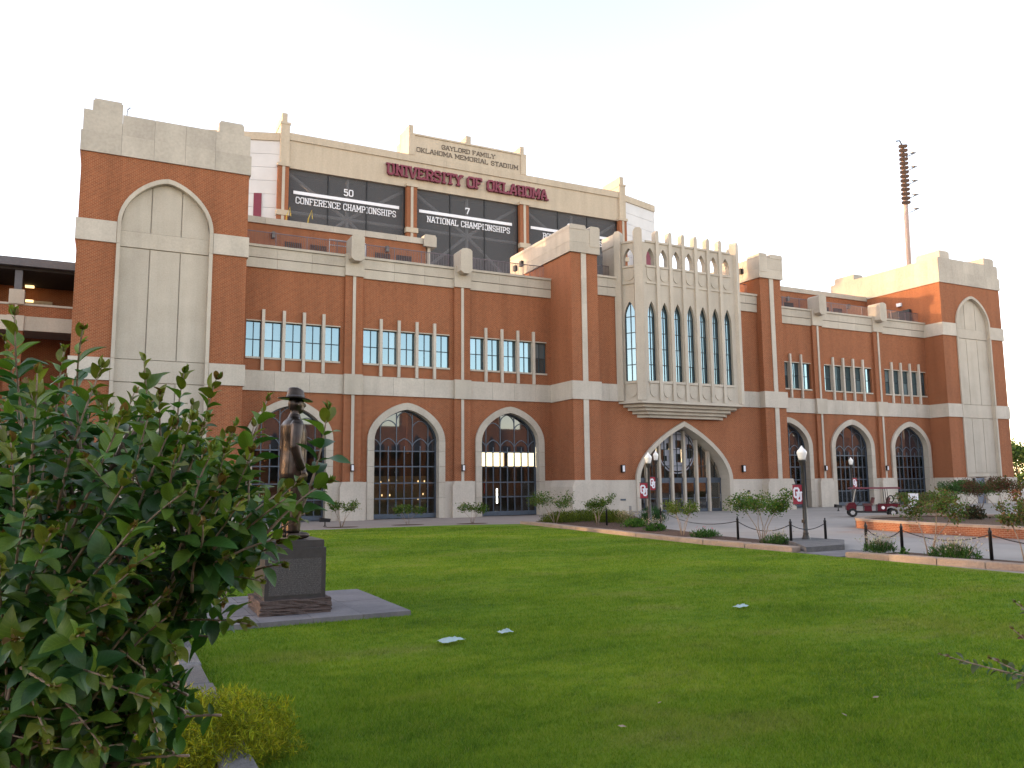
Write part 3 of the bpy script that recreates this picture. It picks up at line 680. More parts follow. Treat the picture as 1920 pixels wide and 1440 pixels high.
for i, (x, z) in enumerate(((17.4, 2.45), (18.1, 2.45), (18.7, 2.6), (19.3, 2.6), (21.0, 2.5), (21.5, 2.5), (17.5, 1.55), (18.2, 1.5), (18.8, 1.5), (21.0, 1.2), (21.4, 1.55))):
    MB().ell((x, 58.05, z), (.05, .05, .08), 8, 6).build('display_light', 'lit_bulb', ST)
MB().box(26.5, 26.58, 55.9, 55.98, .8, 1.9).build('tube_light', 'lit_tube', ST)
MB().tube([(40.6, 52.5, 3.3), (40.6, 52.5, 4.9)], .07).build('pendant_light', 'lit_tube', ST)
MB().tube([(36.6, 52.5, 4.6), (36.6, 52.5, 5.4)], .07).build('pendant_light', 'lit_tube', ST)
for p, q in (((20.9, 54.0, 1.5), (21.5, 55.0, 2.3)), ((24.6, 54.0, 1.6), (25.1, 55, 2.4)), ((23.7, 53.6, .6), (24.1, 54.4, 1.2))): MB().tube([p, q], .05).build('stair_handrail', 'red_rail', ST)
# ------------------------------------------------------------------ block lettering (own stroke alphabet, 4 x 6 cells)
o_ = [(.9, 0), (3.1, 0), (3.8, .9), (3.8, 5.1), (3.1, 6), (.9, 6), (.2, 5.1), (.2, .9), (.9, 0)]
GL = {
'A': ([[(.1, 0), (1.7, 6), (2.3, 6), (3.9, 0)], [(.9, 2.1), (3.1, 2.1)]], [(.1, 0), (3.9, 0)]),
'B': ([[(.5, 0), (.5, 6)], [(.5, 6), (3, 6), (3.7, 5.3), (3.7, 3.8), (3, 3.1), (.5, 3.1)], [(3, 3.1), (3.8, 2.4), (3.8, .7), (3, 0), (.5, 0)]], [(.3, 0), (.3, 6)]),
'C': ([[(3.8, 4.2), (3.8, 5.1), (3.1, 6), (.9, 6), (.2, 5.1), (.2, .9), (.9, 0), (3.1, 0), (3.8, .9), (3.8, 1.8)]], []),
'D': ([[(.5, 0), (.5, 6), (3, 6), (3.8, 5.1), (3.8, .9), (3, 0), (.5, 0)]], [(.3, 0), (.3, 6)]),
'E': ([[(.5, 0), (.5, 6)], [(.5, 6), (3.7, 6), (3.7, 5)], [(.5, 3.1), (2.7, 3.1)], [(.5, 0), (3.7, 0), (3.7, 1)]], [(.3, 0), (.3, 6)]),
'F': ([[(.5, 0), (.5, 6)], [(.5, 6), (3.7, 6), (3.7, 5)], [(.5, 3.1), (2.7, 3.1)]], [(.5, 0), (.3, 6)]),
'G': ([[(3.8, 4.3), (3.8, 5.1), (3.1, 6), (.9, 6), (.2, 5.1), (.2, .9), (.9, 0), (3.1, 0), (3.8, .9), (3.8, 2.6), (2.2, 2.6)]], []),
'H': ([[(.5, 0), (.5, 6)], [(3.5, 0), (3.5, 6)], [(.5, 3), (3.5, 3)]], [(.5, 0), (.5, 6), (3.5, 0), (3.5, 6)]),
'I': ([[(1, 0), (1, 6)]], [(1, 0), (1, 6)]),
'K': ([[(.5, 0), (.5, 6)], [(.5, 2.4), (3.5, 6)], [(1.5, 3.3), (3.6, 0)]], [(.5, 0), (.5, 6), (3.5, 0), (3.4, 6)]),
'L': ([[(.5, 6), (.5, 0), (3.6, 0), (3.6, 1.2)]], [(.5, 6), (.3, 0)]),
'M': ([[(.5, 0), (.5, 6), (2.5, 1.8), (4.5, 6), (4.5, 0)]], [(.5, 0), (4.5, 0), (.2, 6), (4.8, 6)]),
'N': ([[(.5, 0), (.5, 6), (3.5, 0), (3.5, 6)]], [(.5, 0), (.2, 6), (3.5, 6)]),
'O': ([o_], []), '0': ([o_], []),
'P': ([[(.5, 0), (.5, 6), (3, 6), (3.8, 5.2), (3.8, 3.6), (3, 2.8), (.5, 2.8)]], [(.5, 0), (.3, 6)]),
'R': ([[(.5, 0), (.5, 6), (3, 6), (3.8, 5.2), (3.8, 3.8), (3, 3), (.5, 3)], [(2.4, 3), (3.7, 0)]], [(.5, 0), (.3, 6), (3.7, 0)]),
'S': ([[(3.7, 4.5), (3.7, 5.2), (3, 6), (1, 6), (.3, 5.2), (.3, 4), (1, 3.3), (3, 2.7), (3.7, 2), (3.7, .8), (3, 0), (1, 0), (.3, .8), (.3, 1.5)]], []),
'T': ([[(2, 0), (2, 6)], [(.2, 5), (.2, 6), (3.8, 6), (3.8, 5)]], [(2, 0)]),
'U': ([[(.5, 6), (.5, .9), (1.2, 0), (2.8, 0), (3.5, .9), (3.5, 6)]], [(.5, 6), (3.5, 6)]),
'V': ([[(.1, 6), (1.8, 0), (2.2, 0), (3.9, 6)]], [(.1, 6), (3.9, 6)]),
'W': ([[(.1, 6), (1.3, 0), (2.6, 4.5), (3.9, 0), (5.1, 6)]], [(.1, 6), (5.1, 6)]),
'Y': ([[(.1, 6), (2, 3), (3.9, 6)], [(2, 3), (2, 0)]], [(.1, 6), (3.9, 6), (2, 0)]),
'1': ([[(.6, 5), (1.3, 6), (1.3, 0)]], [(1.3, 0)]),
'3': ([[(.2, 5), (1, 6), (3, 6), (3.7, 5.2), (3.7, 3.8), (3, 3.1), (1.5, 3.1)], [(3, 3.1), (3.7, 2.4), (3.7, .8), (3, 0), (1, 0), (.2, 1)]], []),
'5': ([[(3.5, 6), (.5, 6), (.5, 3.4), (3, 3.6), (3.7, 2.8), (3.7, .8), (3, 0), (1, 0), (.3, .8)]], []),
'7': ([[(.3, 5), (.3, 6), (3.7, 6), (1.7, 0)]], [])}
ADV = {'I': 2, 'M': 5, 'W': 5.2, '1': 2.3}
def letters(txt, x0, x1, z0, z1, y, mat, parent, sw=1.0, dep=.12, serif=.9, gap=1.15, name='letter', spc=2.6):
    total = sum((ADV.get(c, 4)+gap) if c != ' ' else spc for c in txt)-gap
    sx = (x1-x0)/total; sz = (z1-z0)/6; s = min(sx, sz); cur = 0; hw = sw*s/2
    out = []
    for c in txt:
        if c == ' ': cur += spc; continue
        st, sf = GL[c]; b = MB(); k = 0
        P = lambda p: (x0+(cur+p[0])*sx, z0+hw+p[1]*(z1-z0-2*hw)/6)
        for l in st: b.bar([P(q) for q in l], sw*s, y-dep, y, k*.0015); k += 1
        for q in sf:
            p = P(q); b.bar([(p[0]-serif*s, p[1]), (p[0]+serif*s, p[1])], sw*s*.8, y-dep, y, .003+k*.0015); k += 1
        out.append(b.build(name, mat, parent)); cur += ADV.get(c, 4)+gap
    return out

# ------------------------------------------------------------------ scoreboard house behind
SB = thing('scoreboard_house', 'tall cream scoreboard building with brick piers, black mesh screens and maroon lettering', 'building', (39.1, 90, 0))
YS = 90.0
fs = MB().box(15.95, 62.45, YS, YS+2, 37.9, 41.15).build('fascia', 'cream', SB)
row('coping_stone', SB, 'cream', 16.9, 61.5, YS-.15, YS+2.1, 41.15, 42.0, 6.4)
for a, b_ in ((15.92, 16.92), (61.5, 62.48)):
    MB().box(a, b_, YS-.3, YS+4.2, 37.9, 43.0).box(a+.1, b_-.3, YS-.28, YS+4.0, 43.0, 44.15).box(a-.06, b_+.08, YS-.36, YS+4.2, 42.85, 43.1).build('end_pier', 'cream', SB)
MB().box(31.15, 47.1, YS-.1, YS+4.5, 42.0, 44.55).box(31.1, 47.15, YS-.22, YS+4.6, 44.55, 44.75).box(31.1, 31.85, YS-.2, YS+4.5, 42.0, 44.55).box(46.35, 47.14, YS-.2, YS+4.5, 42.0, 44.55).build('name_panel', 'cream', SB)
for a, b_ in ((31.1, 31.65), (38.65, 39.3), (46.3, 46.82)): MB().box(a, b_, YS-.16, YS+3.5, 44.75, 45.75).build('merlon', 'cream', SB)
for a, b_ in ((15.6, 17.0), (30.72, 32.2), (45.98, 47.42), (61.2, 62.6)):
    p = MB().box(a+.1, b_-.1, YS-.4, YS+1.5, 14, 37.9).build('brick_pier', 'brick', SB); c = (a+b_)/2
    piece('stone_strip', p, 'stone', c-.16, c+.16, YS-.47, YS-.38, 20, 37.85); piece('capital', p, 'cream', a, b_, YS-.55, YS+.1, 37.85, 38.2); piece('band_block', p, 'cream', a-.02, b_+.02, YS-.55, YS+.1, 32.15, 32.75)
DIV = [(17.0, 21.51, 26.08, 30.72), (32.2, 36.66, 41.33, 45.98), (47.42, 51.97, 56.53, 61.2)]
for q in DIV:
    for a, b_ in zip(q[:-1], q[1:]): MB().box(a+.07, b_-.07, YS+.3, YS+.32, 17, 37.88).build('screen_panel', 'screen_mesh', SB)
    b = MB()
    for x in q: b.box(x-.05, x+.05, YS+.22, YS+.4, 17, 37.9)
    b.build('screen_post', 'iron', SB)
    b = MB(); x0, x1 = q[0], q[-1]; xm = (x0+x1)/2; y = YS+.75
    for P in (((x0, 37.5), (xm, 33)), ((xm, 33), (x1, 37.5)), ((x0, 27), (xm, 33)), ((xm, 33), (x1, 27)), ((x0, 33), (x1, 33)), ((x0, 27.5), (x1, 27.5)), ((xm, 18), (xm, 37.8)), ((x0, 22), (x1, 22)), ((x0, 22), (xm, 27.5)), ((xm, 27.5), (x1, 22))):
        b.tube([(P[0][0], y, P[0][1]), (P[1][0], y, P[1][1])], .2, 6)
    b.build('steel_truss', 'white_paint', SB)
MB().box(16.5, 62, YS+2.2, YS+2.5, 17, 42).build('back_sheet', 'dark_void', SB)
for txt, bar_, nx, tx in (('CONFERENCE CHAMPIONSHIPS', (17.55, 30.05), ('50', 23.35, 24.42), (17.85, 29.65)), ('NATIONAL CHAMPIONSHIPS', (32.58, 45.18), ('7', 38.71, 39.28), (33.66, 44.87)), ('BOWL CHAMPIONSHIPS', (47.9, 60.41), ('31', 53.45, 54.5), (49.73, 58.82))):
    MB().box(*bar_, YS+.2, YS+.28, 35.03, 35.4).build('white_bar', 'white_paint', SB)
    letters(nx[0], nx[1], nx[2], 35.7, 36.52, YS+.28, 'white_paint', SB, 1.0, .06)
    letters(txt, *tx, 33.96, 34.74, YS+.28, 'white_paint', SB, .85, .06, .8)
letters('UNIVERSITY OF OKLAHOMA', 28.4, 50.05, 38.95, 40.42, YS-.05, 'maroon', SB, 1.15, .35, .95, 1.0, spc=2.9)
letters('GAYLORD FAMILY', 35.4, 42.65, 43.4, 43.98, YS-.1, 'letter_brown', SB, .72, .06, .7, 1.0)
letters('OKLAHOMA MEMORIAL STADIUM', 32.12, 45.95, 42.5, 43.1, YS-.1, 'letter_brown', SB, .72, .06, .7, 1.0)
for sg, e0, e1, y1 in ((-1, 15.95, 7.5, 2.8), (1, 62.45, 69.1, 2.0)):
    n = 7; zz = [30 + (40.9-30)*k/n for k in range(n+1)]
    ang = math.atan2(y1, e1-e0)
    for z0, z1 in zip(zz[:-1], zz[1:]):
        P = [(e0, YS+.1), (e1, YS+.1+y1), (e1, YS+.4+y1), (e0, YS+.4)]
        MB().slab(P, z0+.015, z1-.015).build('wall_panel', 'white_panel', SB)
    MB().slab([(e0, YS-.05), (e1, YS-.05+y1), (e1, YS+.6+y1), (e0, YS+.6)], 40.9, 41.8).build('coping_stone', 'cream', SB)
MB().slab([(13.35, YS+.88), (14.15, YS+.58), (14.15, YS+.7), (13.35, YS+1.0)], 31.8, 34.7).build('maroon_stripe', 'maroon', SB)
MB().plate([(64.2, 29), (66.2, 29), (66.2, 33.2), (65.8, 34.6), (65.2, 35.1), (64.6, 34.6), (64.2, 33.2)], [], YS-.6, YS-.4).build('crest_panel', 'maroon', SB)
for x, t_ in ((18, 49), (22, 47.5), (31, 54.5), (39, 54.5), (46.6, 52)): MB().tube([(x, YS+3, 42), (x, YS+3, t_)], [.035, .012], 5).build('aerial', 'galv', SB)
for x in (16.6, 19.0): MB().tube([(x, YS-.1, 30), (x, YS-1.2, 31.9), (x+.35, YS-1.2, 32.9), (x+.45, YS-1.2, 31.9)], .06, 5).build('davit_arm', 'yellow_metal', SB)

# ------------------------------------------------------------------ side stand left of the tower
GS = thing('side_stand', 'dark roofed side stand with brick parapet next to the broad tower', 'building', (-12, 56, 0))
MB().box(-34, -2.2, 55.8, 70, 15.58, 16.08).build('roof_fascia', 'grey_roof', GS)
MB().box(-34, -2.2, 56.2, 70, 15.4, 15.57).build('soffit', 'dark_void', GS)
MB().box(-34, -2.2, 61, 61.4, 0, 15.4).build('rear_wall', 'brick', GS)
pw = MB().box(-34, -2.2, 56.05, 56.4, 12.52, 13.2).build('parapet', 'brick', GS); row('coping_stone', pw, 'stone', -34, -2.2, 55.98, 56.46, 13.2, 13.32, 3)
bd = MB().box(-34, -2.2, 56.1, 61, 12.0, 12.4).build('floor_slab', 'concrete', GS); row('stone_panel', bd, 'stone', -34, -2.2, 55.95, 56.12, 11.66, 12.52, 3.2)
for x in (-5.27, -12.9, -20.5, -28):
    c = MB().box(x-.42, x+.42, 56.0, 56.9, 0, 11.66).build('brick_column', 'brick', GS)
    piece('parapet_block', c, 'stone', x-.4, x+.4, 55.85, 56.6, 13.24, 14.12); piece('steel_post', c, 'grey_roof', x-.2, x+.2, 56.3, 56.7, 14.12, 15.58); piece('stone_strip', c, 'stone', x-.07, x+.07, 55.95, 56.06, 12.52, 13.2); piece('band_block', c, 'stone', x-.45, x+.45, 55.85, 56.0, 11.62, 12.54)
d = MB().box(-5.2, -3.7, 60.85, 61.0, 12.4, 14.5).build('stand_window', 'cream', GS); MB().box(-4.9, -4.1, 60.8, 60.85, 12.6, 14.0).build('pane', 'white_panel', d)
for x, z in ((-5.0, 15.3), (-5.0, 14.35)): MB().box(x-.25, x+.25, 60.2, 60.5, z-.06, z+.06).build('stand_light', 'lit_bulb', GS)

# ------------------------------------------------------------------ floodlight mast
LT = thing('floodlight_mast', 'tall stadium floodlight mast with stacked lamps rising behind the far tower', 'floodlight', (100.2, 75, 0))
top = Vector((100.55, 75, 50)); base = Vector((99.6, 75, 0)); ax = (top-base)
MB().tube([base, base+ax*.8, top], [.44, .33, .25], 12).build('pole', 'light_pole', LT, True)
lampm = MB(); lampm.loft([(0, 0, -.12, .25, .25), (0, 0, .12, .27, .27), (0, 0, .3, .12, .12)], 10); lm = lampm.mesh('lamp', 'lamp_face')
hd = Vector((-.62, -.75, -.22)).normalized()
for i in range(14):
    f = .83+.168*i/13; pt = base+ax*f
    cr = MB().tube([pt+Vector((-.42, .3, 0)), pt+Vector((.42, -.3, 0))], .06, 5).build('cross_arm', 'iron', LT)
    for k in range(4):
        o = bpy.data.objects.new('lamp', lm); COL.objects.link(o); o.parent = LT
        q = pt + Vector((-.3, .21, 0))*(1-k*.66) + hd*.35; o.location = q-Vector((100.2, 75, 0)); o.rotation_euler = (-hd).to_track_quat('Z', 'Y').to_euler()
for i in range(5):
    pt = base+ax*(.80+.045*i*.92)
    b = MB()
    P = [pt+Vector((.3, -.3, 0)), pt+Vector((1.3, -1.2, .5)), pt+Vector((1.3, -1.2, 1.9)), pt+Vector((.9, -.9, .5))]
    b.tube([P[0], P[1]], .07, 5).tube([P[1], P[2]], .05, 5).tube([P[3], P[3]+Vector((0, 0, 1.0))], .04, 5).box(P[3].x-.3, P[1].x, P[1].y, P[3].y+.3, pt.z+.48, pt.z+.54)
    b.build('service_platform', 'galv', LT)
b = MB().tube([top, top+Vector((-.5, 0, .7)), top+Vector((-1.0, .2, .6))], .1, 6).build('aviation_light', 'iron', LT)

# ------------------------------------------------------------------ hall across the lawn, behind the viewer (seen in the glass)
OP = thing('opposite_hall', 'long brick campus hall with gabled bays facing the lawn across from the stadium', 'building', (40, -40, 0))
b = MB().box(-60, 240, -52, -40, 0, 13)
for x in range(-12, 235, 13): b.plate([(x-3, 0), (x+3, 0), (x+3, 15.5), (x, 19), (x-3, 15.5)], [], -44, -39)
b.build('wall', 'brick_opposite', OP)
for x in range(-12, 235, 13):
    for k in (-1.2, 1.2): MB().plate([(x+k-.6, 3)] + arch(x+k, .6, 10, 1.4, 1.2, 1.8, 6) + [(x+k+.6, 3)], [], -38.99, -38.9).build('window', 'window_bar', OP)
    for k in (5, 8):
        for z in (2.5, 7): MB().box(x+k-.8, x+k+.8, -39.99, -39.9, z, z+2.6).build('window', 'window_bar', OP)
# ------------------------------------------------------------------ kerbs
def kerb(name, label, pts, mat, wd, h, seg, parentless=True):
    k = thing(name, label, 'kerb', (pts[0][0], pts[0][1], 0))
    for (a, b_) in zip(pts[:-1], pts[1:]):
        a, b_ = Vector(a), Vector(b_); n = max(1, round((b_-a).length/seg)); d = (b_-a)/n; u = d.normalized(); v = Vector((-u.y, u.x))
        for i in range(n):
            p = a+d*i; q = p+d*.985; j = random.uniform(-.012, .012); hh = h+random.uniform(-.012, .012); e = .025
            B = [p-v*(wd/2+j), q-v*(wd/2+j), q+v*wd/2, p+v*wd/2]; c = sum(B, Vector((0, 0)))/4
            T = [c+(w_-c)*(1-e*2/wd*.6) for w_ in B]
            vs = [(w_.x, w_.y, -.02) for w_ in B] + [(w_.x, w_.y, hh-e) for w_ in B] + [(w_.x, w_.y, hh+random.uniform(-.006, .006)) for w_ in T]
            fs = [(0, 3, 2, 1)] + [(i_, (i_+1) % 4, 4+(i_+1) % 4, 4+i_) for i_ in range(4)] + [(4+i_, 4+(i_+1) % 4, 8+(i_+1) % 4, 8+i_) for i_ in range(4)] + [(8, 9, 10, 11)]
            MB().add(vs, fs).build('kerb_stone', mat, k)
    return k
kerb('stone_kerb', 'pinkish stone kerb curving along the lawn from the wall walkway to the path gap', [(21.35, 41.5), (20.95, 36), (20.5, 30.5), (20.15, 27), (19.95, 24), (20.1, 22), (20.25, 19.95)], 'kerb_stone', .42, .17, 1.5)
kerb('stone_kerb', 'straight pinkish stone kerb below the chained posts and white flower clumps', [(20.2, 17.8), (20.5, 15), (20.85, 12.5), (21.1, 4)], 'kerb_stone', .42, .17, 1.3)
kerb('granite_kerb', 'rough grey granite kerb at the edge of the shrub bed', [(1.02, 2.0), (1.02, 14.2), (1.05, 40)], 'kerb_grey', .26, .16, 1.15)
st = thing('stone_step', 'low dark grey stone block under the banner lamp post at the path gap', 'step', (22.2, 20.8, 0))
MB().slab([(20.3, 19.6), (22.2, 19.75), (23.95, 21.3), (23.9, 22.9), (22.4, 22.9), (21.6, 21.4)], 0, .17).build('step_block', 'kerb_grey', st)
struct(MB().slab([(19.9, 17.95), (22.0, 17.95), (22.4, 19.6), (20.1, 19.5)], -.01, .012).build('path', 'slab_stone'))

# ------------------------------------------------------------------ lamp posts
def oulogo(parent, x, z, h, y0, y1, mat='white_paint'):
    s = h/10; sw = 1.5*s
    O = [(x+(px-2)*s*1.25-1.1*s, z+(pz-3)*s*1.1+1.3*s) for px, pz in o_]
    U = [(x+(px-2)*s*1.15+1.4*s, z+(pz-3)*s*1.0-1.5*s) for px, pz in GL['U'][0][0]]
    b = MB().bar(O, sw, y0, y1).bar(U, sw, y0-.002, y1+.002)
    for q in (U[0], U[-1]): b.bar([(q[0]-.9*s, q[1]), (q[0]+.9*s, q[1])], sw*.8, y0-.004, y1+.004)
    return b.build('university_logo', mat, parent)
def lamp(loc, h, label, rz=0, flip=False, glow='globe', mat='pole_dark'):
    L = thing('lamp_post', label, 'lamp post', loc, 'banner lamp posts around the plaza')
    g = Vector(loc); k = h/3.65
    ORG[L.name] = (0, 0, 0)
    L.scale = (1, 1, k)
    b = MB(); b.loft([(0, 0, 0, .24, .24), (0, 0, .06, .24, .24), (0, 0, .10, .18, .18), (0, 0, .28, .12, .12), (0, 0, .36, .095, .095), (0, 0, .40, .11, .11), (0, 0, .44, .085, .085), (0, 0, 2.9, .06, .06), (0, 0, 2.95, .09, .09), (0, 0, 3.02, .1, .1), (0, 0, 3.1, .15, .15), (0, 0, 3.14, .15, .15)], 14)
    b.build('pole', mat, L, True)
    b = MB(); b.loft([(0, 0, 3.14, .12, .12), (0, 0, 3.2, .135, .135), (0, 0, 3.38, .18, .18), (0, 0, 3.43, .185, .185), (0, 0, 3.5, .15, .15), (0, 0, 3.56, .085, .085), (0, 0, 3.6, .06, .06), (0, 0, 3.64, .035, .035), (0, 0, 3.68, .012, .012)], 16)
    b.build('globe', glow, L, True)
    s = 1 if flip else -1
    MB().tube([(0, 0, 2.22), (s*.56, 0, 2.22)], .014, 6).build('banner_arm', mat, L); MB().tube([(0, 0, 1.46), (s*.56, 0, 1.46)], .014, 6).build('banner_arm', mat, L)
    bn = MB().plate([(s*.09, 1.48), (s*.54, 1.48), (s*.54, 2.2), (s*.09, 2.2)], [], -.006, .006).build('banner', 'crimson', L)
    oulogo(bn, s*.315, 1.84, .5, -.012, .012)
    MB().box(-.13, -.06, -.05, .05, .78, .9).build('socket_box', mat, L)
    return L
lamp((23.07, 22.25, .0), 3.56, 'lamp post with crimson banner standing on the grey stone block')
lamp((23.94, 33.03, 0), 3.73, 'lamp post with crimson banner among the low shrubs before the entrance doors')
lamp((32.87, 44.5, 0), 4.35, 'slim lamp post with crimson banner right beside the great entrance arch')
lamp((53.4, 46.4, 0), 4.1, 'lamp post with small banner behind the golf cart roof', flip=True)

# ------------------------------------------------------------------ posts with chains
PP = [(23.91, 36.84), (27.21, 36.54), (22.28, 24.97), (22.04, 21.96), (23.76, 21.97), (22.25, 18.9), (22.4, 17.69), (22.41, 14.82), (22.5, 11.5)]
PL = ['slim black post among the junipers near the entrance', 'slim black post beside the low bench before the doors', 'slim black post with chains between two crape myrtles', 'slim black post just left of the lamp on the stone block', 'slim black post just right of the lamp on the stone block', 'slim black post beyond the path gap with a clump of white flowers at its foot', 'slim black post at the right side of the small white flower clump', 'slim black post with chain at the end of the wide white flower clump', 'slim black post at the far end of the flower bed']
pm = None
for (x, y), lab in zip(PP, PL):
    p = thing('chain_post', lab, 'post', (x, y, 0), 'black chain posts along the bed'); ORG[p.name] = (0, 0, 0)
    if pm is None:
        pm = MB().loft([(0, 0, 0, .05, .05), (0, 0, .78, .045, .045), (0, 0, .8, .055, .055), (0, 0, .84, .05, .05), (0, 0, .88, .02, .02)], 8).build('shaft', 'iron', p, True); pf = MB().ell((0, 0, .9), (.03, .03, .035), 8, 6).build('finial', 'iron', p, True)
    else:
        for s_o in (pm, pf): c = s_o.copy(); COL.objects.link(c); c.parent = p
def chain(i, j, lab, z0=.74, sag=.34):
    a, b_ = Vector((*PP[i], z0)), Vector((*PP[j], z0)); pts = [a.lerp(b_, t/12)-Vector((0, 0, sag*4*(t/12)*(1-t/12))) for t in range(13)]
    o = MB().tube(pts, .016, 5).build('chain', 'iron', None, org=(a.x, a.y, 0)); tag(o, lab, 'chain')
chain(1, 2, 'long black chain hanging from the bench post to the post between the myrtles', sag=.36); chain(2, 3, 'black chain sagging behind the bushy myrtle towards the lamp', sag=.3); chain(3, 4, 'short black chain behind the lamp pole on the stone block', sag=.2)
chain(5, 6, 'short black chain above the small white flower clump', sag=.28); chain(6, 7, 'black chain sagging behind the thin two stemmed myrtle', sag=.24); chain(7, 8, 'black chain beyond the wide white flower clump', sag=.24)

# ------------------------------------------------------------------ statue
slab = thing('statue_slab', 'square grey paved stone slab in the lawn under the statue pedestal', 'slab', (3.2, 15.5, 0))
for i in range(4):
    for j in range(4):
        x0 = 1.5+i*.86; y0 = 13.98+j*.86; MB().box(x0+.004, x0+.856, y0+.004, y0+.856, -.02, .085+random.uniform(-.004, .004)).build('paving_stone', 'slab_stone', slab)
ped = thing('pedestal', 'dark polished granite pedestal with engraved text panel carrying the bronze man', 'pedestal', (3.05, 15.2, .085))
def rock(x0, x1, y0, y1, z0, z1, nm, mat, par, amp=.02, n=8):
    me = bmesh.new(); bmesh.ops.create_cube(me, size=1); bmesh.ops.subdivide_edges(me, edges=me.edges, cuts=n, use_grid_fill=True)
    b = MB(); vs = []
    for v in me.verts: vs.append((x0+(v.co.x+.5)*(x1-x0)+random.uniform(-amp, amp), y0+(v.co.y+.5)*(y1-y0)+random.uniform(-amp, amp), z0+(v.co.z+.5)*(z1-z0)+(random.uniform(-amp, amp)*.4 if v.co.z > -.4 else 0)))
    me.verts.index_update(); fs = [tuple(v.index for v in f.verts) for f in me.faces]; me.free()
    return b.add(vs, fs).build(nm, mat, par)
rock(2.45, 3.66, 14.55, 15.85, .085, .33, 'rough_base', 'granite_rough', ped)
sh = MB().box(2.53, 3.58, 14.66, 15.76, .32, 1.2).build('shaft', 'granite', ped)
MB().box(2.56, 3.55, 14.69, 15.73, 1.2, 1.33).build('cap', 'granite', ped)
MB().box(2.6, 3.5, 14.652, 14.668, .4, 1.02).build('engraved_panel', 'engraved', ped)

stt = thing('bronze_statue', 'bronze statue of a man in suit and brimmed hat standing on the pedestal', 'statue', (3.08, 15.2, 1.33)); ORG[stt.name] = (0, 0, 0)
stt.scale = (1.47, 1.47, 1.47); stt.rotation_euler.z = R(3)
b = MB()
b.loft([(-.012, 0, .74, .15, .20), (-.014, 0, .80, .158, .21), (-.012, 0, .95, .15, .205), (-.004, 0, 1.08, .145, .195), (0, 0, 1.2, .152, .205), (-.008, 0, 1.32, .158, .215), (-.02, 0, 1.40, .145, .215), (-.022, 0, 1.455, .11, .18), (-.012, 0, 1.50, .07, .09), (.0, 0, 1.55, .06, .062), (.01, 0, 1.62, .062, .06)], 20)
for s in (-1, 1):
    b.tube([(0, .10*s, .9), (.012, .10*s, .72), (.014, .105*s, .5), (-.012, .108*s, .28), (-.02, .11*s, .09)], [.115, .112, .10, .092, .088], 12)
    b.ell((.055, .115*s, .045), (.145, .052, .048)); b.ell((-.04, .11*s, .05), (.06, .05, .05))
    b.ell((-.015, .20*s, 1.39), (.085, .065, .085))
    b.tube([(-.015, .205*s, 1.40), (-.035, .245*s, 1.25), (-.05, .262*s, 1.12), (-.01, .262*s, .98), (.05, .25*s, .86)], [.082, .076, .07, .062, .05], 12)
    b.ell((.065, .248*s, .80), (.038, .024, .055))
    for k, (dx, ln) in enumerate(((.03, .075), (.012, .085), (-.006, .08), (-.022, .065))):
        b.tube([(.068+dx, .246*s, .775), (.076+dx, .238*s, .775-ln*.55), (.07+dx, .224*s, .775-ln)], [.012, .011, .008], 7)
    b.tube([(.09, .238*s, .82), (.118, .225*s, .79), (.122, .215*s, .76)], [.014, .012, .009], 7)
    b.ell((.005, .083*s, 1.665), (.022, .014, .034), 8, 6)
# coat skirts, lapels, collar
b.tube([(.07, 0, 1.46), (.142, .02, 1.3), (.15, .02, 1.05), (.14, .03, .84)], [.02, .02, .018, .02], 8)
b.loft([(-.008, 0, 1.475, .088, .098), (.0, 0, 1.53, .074, .076)], 14)
b.ell((.012, 0, 1.675), (.098, .078, .125), 16, 12); b.ell((.05, 0, 1.605), (.068, .056, .06)); b.ell((.118, 0, 1.66), (.03, .015, .03), 8, 6); b.ell((.09, 0, 1.71), (.022, .05, .014), 8, 6); b.ell((.098, 0, 1.615), (.016, .026, .01), 8, 6); b.ell((.088, 0, 1.582), (.026, .028, .02), 8, 6)
for s in (-1, 1): b.ell((.093, .03*s, 1.685), (.012, .014, .008), 8, 6)
fig = b.build('figure', 'bronze', stt, True)
md = fig.modifiers.new('fuse', 'REMESH'); md.mode = 'VOXEL'; md.voxel_size = .011; md.use_smooth_shade = True
md = fig.modifiers.new('soften', 'SMOOTH'); md.factor = .5; md.iterations = 3
b = MB(); n = 28; rings = []
for rr, z in ((.075, .012), (.115, .004), (.165, -.004), (.195, .006), (.197, .012), (.165, .006), (.112, .018)):
    rings.append([(math.cos(2*math.pi*k/n)*rr*1.12, math.sin(2*math.pi*k/n)*rr*.9, z - .03*abs(math.cos(2*math.pi*k/n))**2*(rr/.19)**2*(1 if math.cos(2*math.pi*k/n) > 0 else .2)) for k in range(n)])
for rr, z in ((.110, .03), (.106, .055), (.098, .10), (.088, .135), (.07, .145), (.03, .132)):
    rings.append([(math.cos(2*math.pi*k/n)*rr*1.05, math.sin(2*math.pi*k/n)*rr*.88*(1-.25*(z > .1)*max(0, math.cos(2*math.pi*k/n))), z-.02*(z > .12)*max(0, math.cos(2*math.pi*k/n))) for k in range(n)])
b.add([p for r_ in rings for p in r_], [(i*n+k, i*n+(k+1) % n, (i+1)*n+(k+1) % n, (i+1)*n+k) for i in range(len(rings)-1) for k in range(n)] + [tuple(range((len(rings)-1)*n, len(rings)*n))])
h_ = b.build('hat', 'bronze', stt, True); h_.location = (.005, 0, 1.735); h_.rotation_euler.y = R(2)
hb = MB(); hb.loft([(0, 0, .022, .1185, .1), (0, 0, .045, .114, .097)], 24); k_ = hb.build('hat_band', 'granite', h_, True)

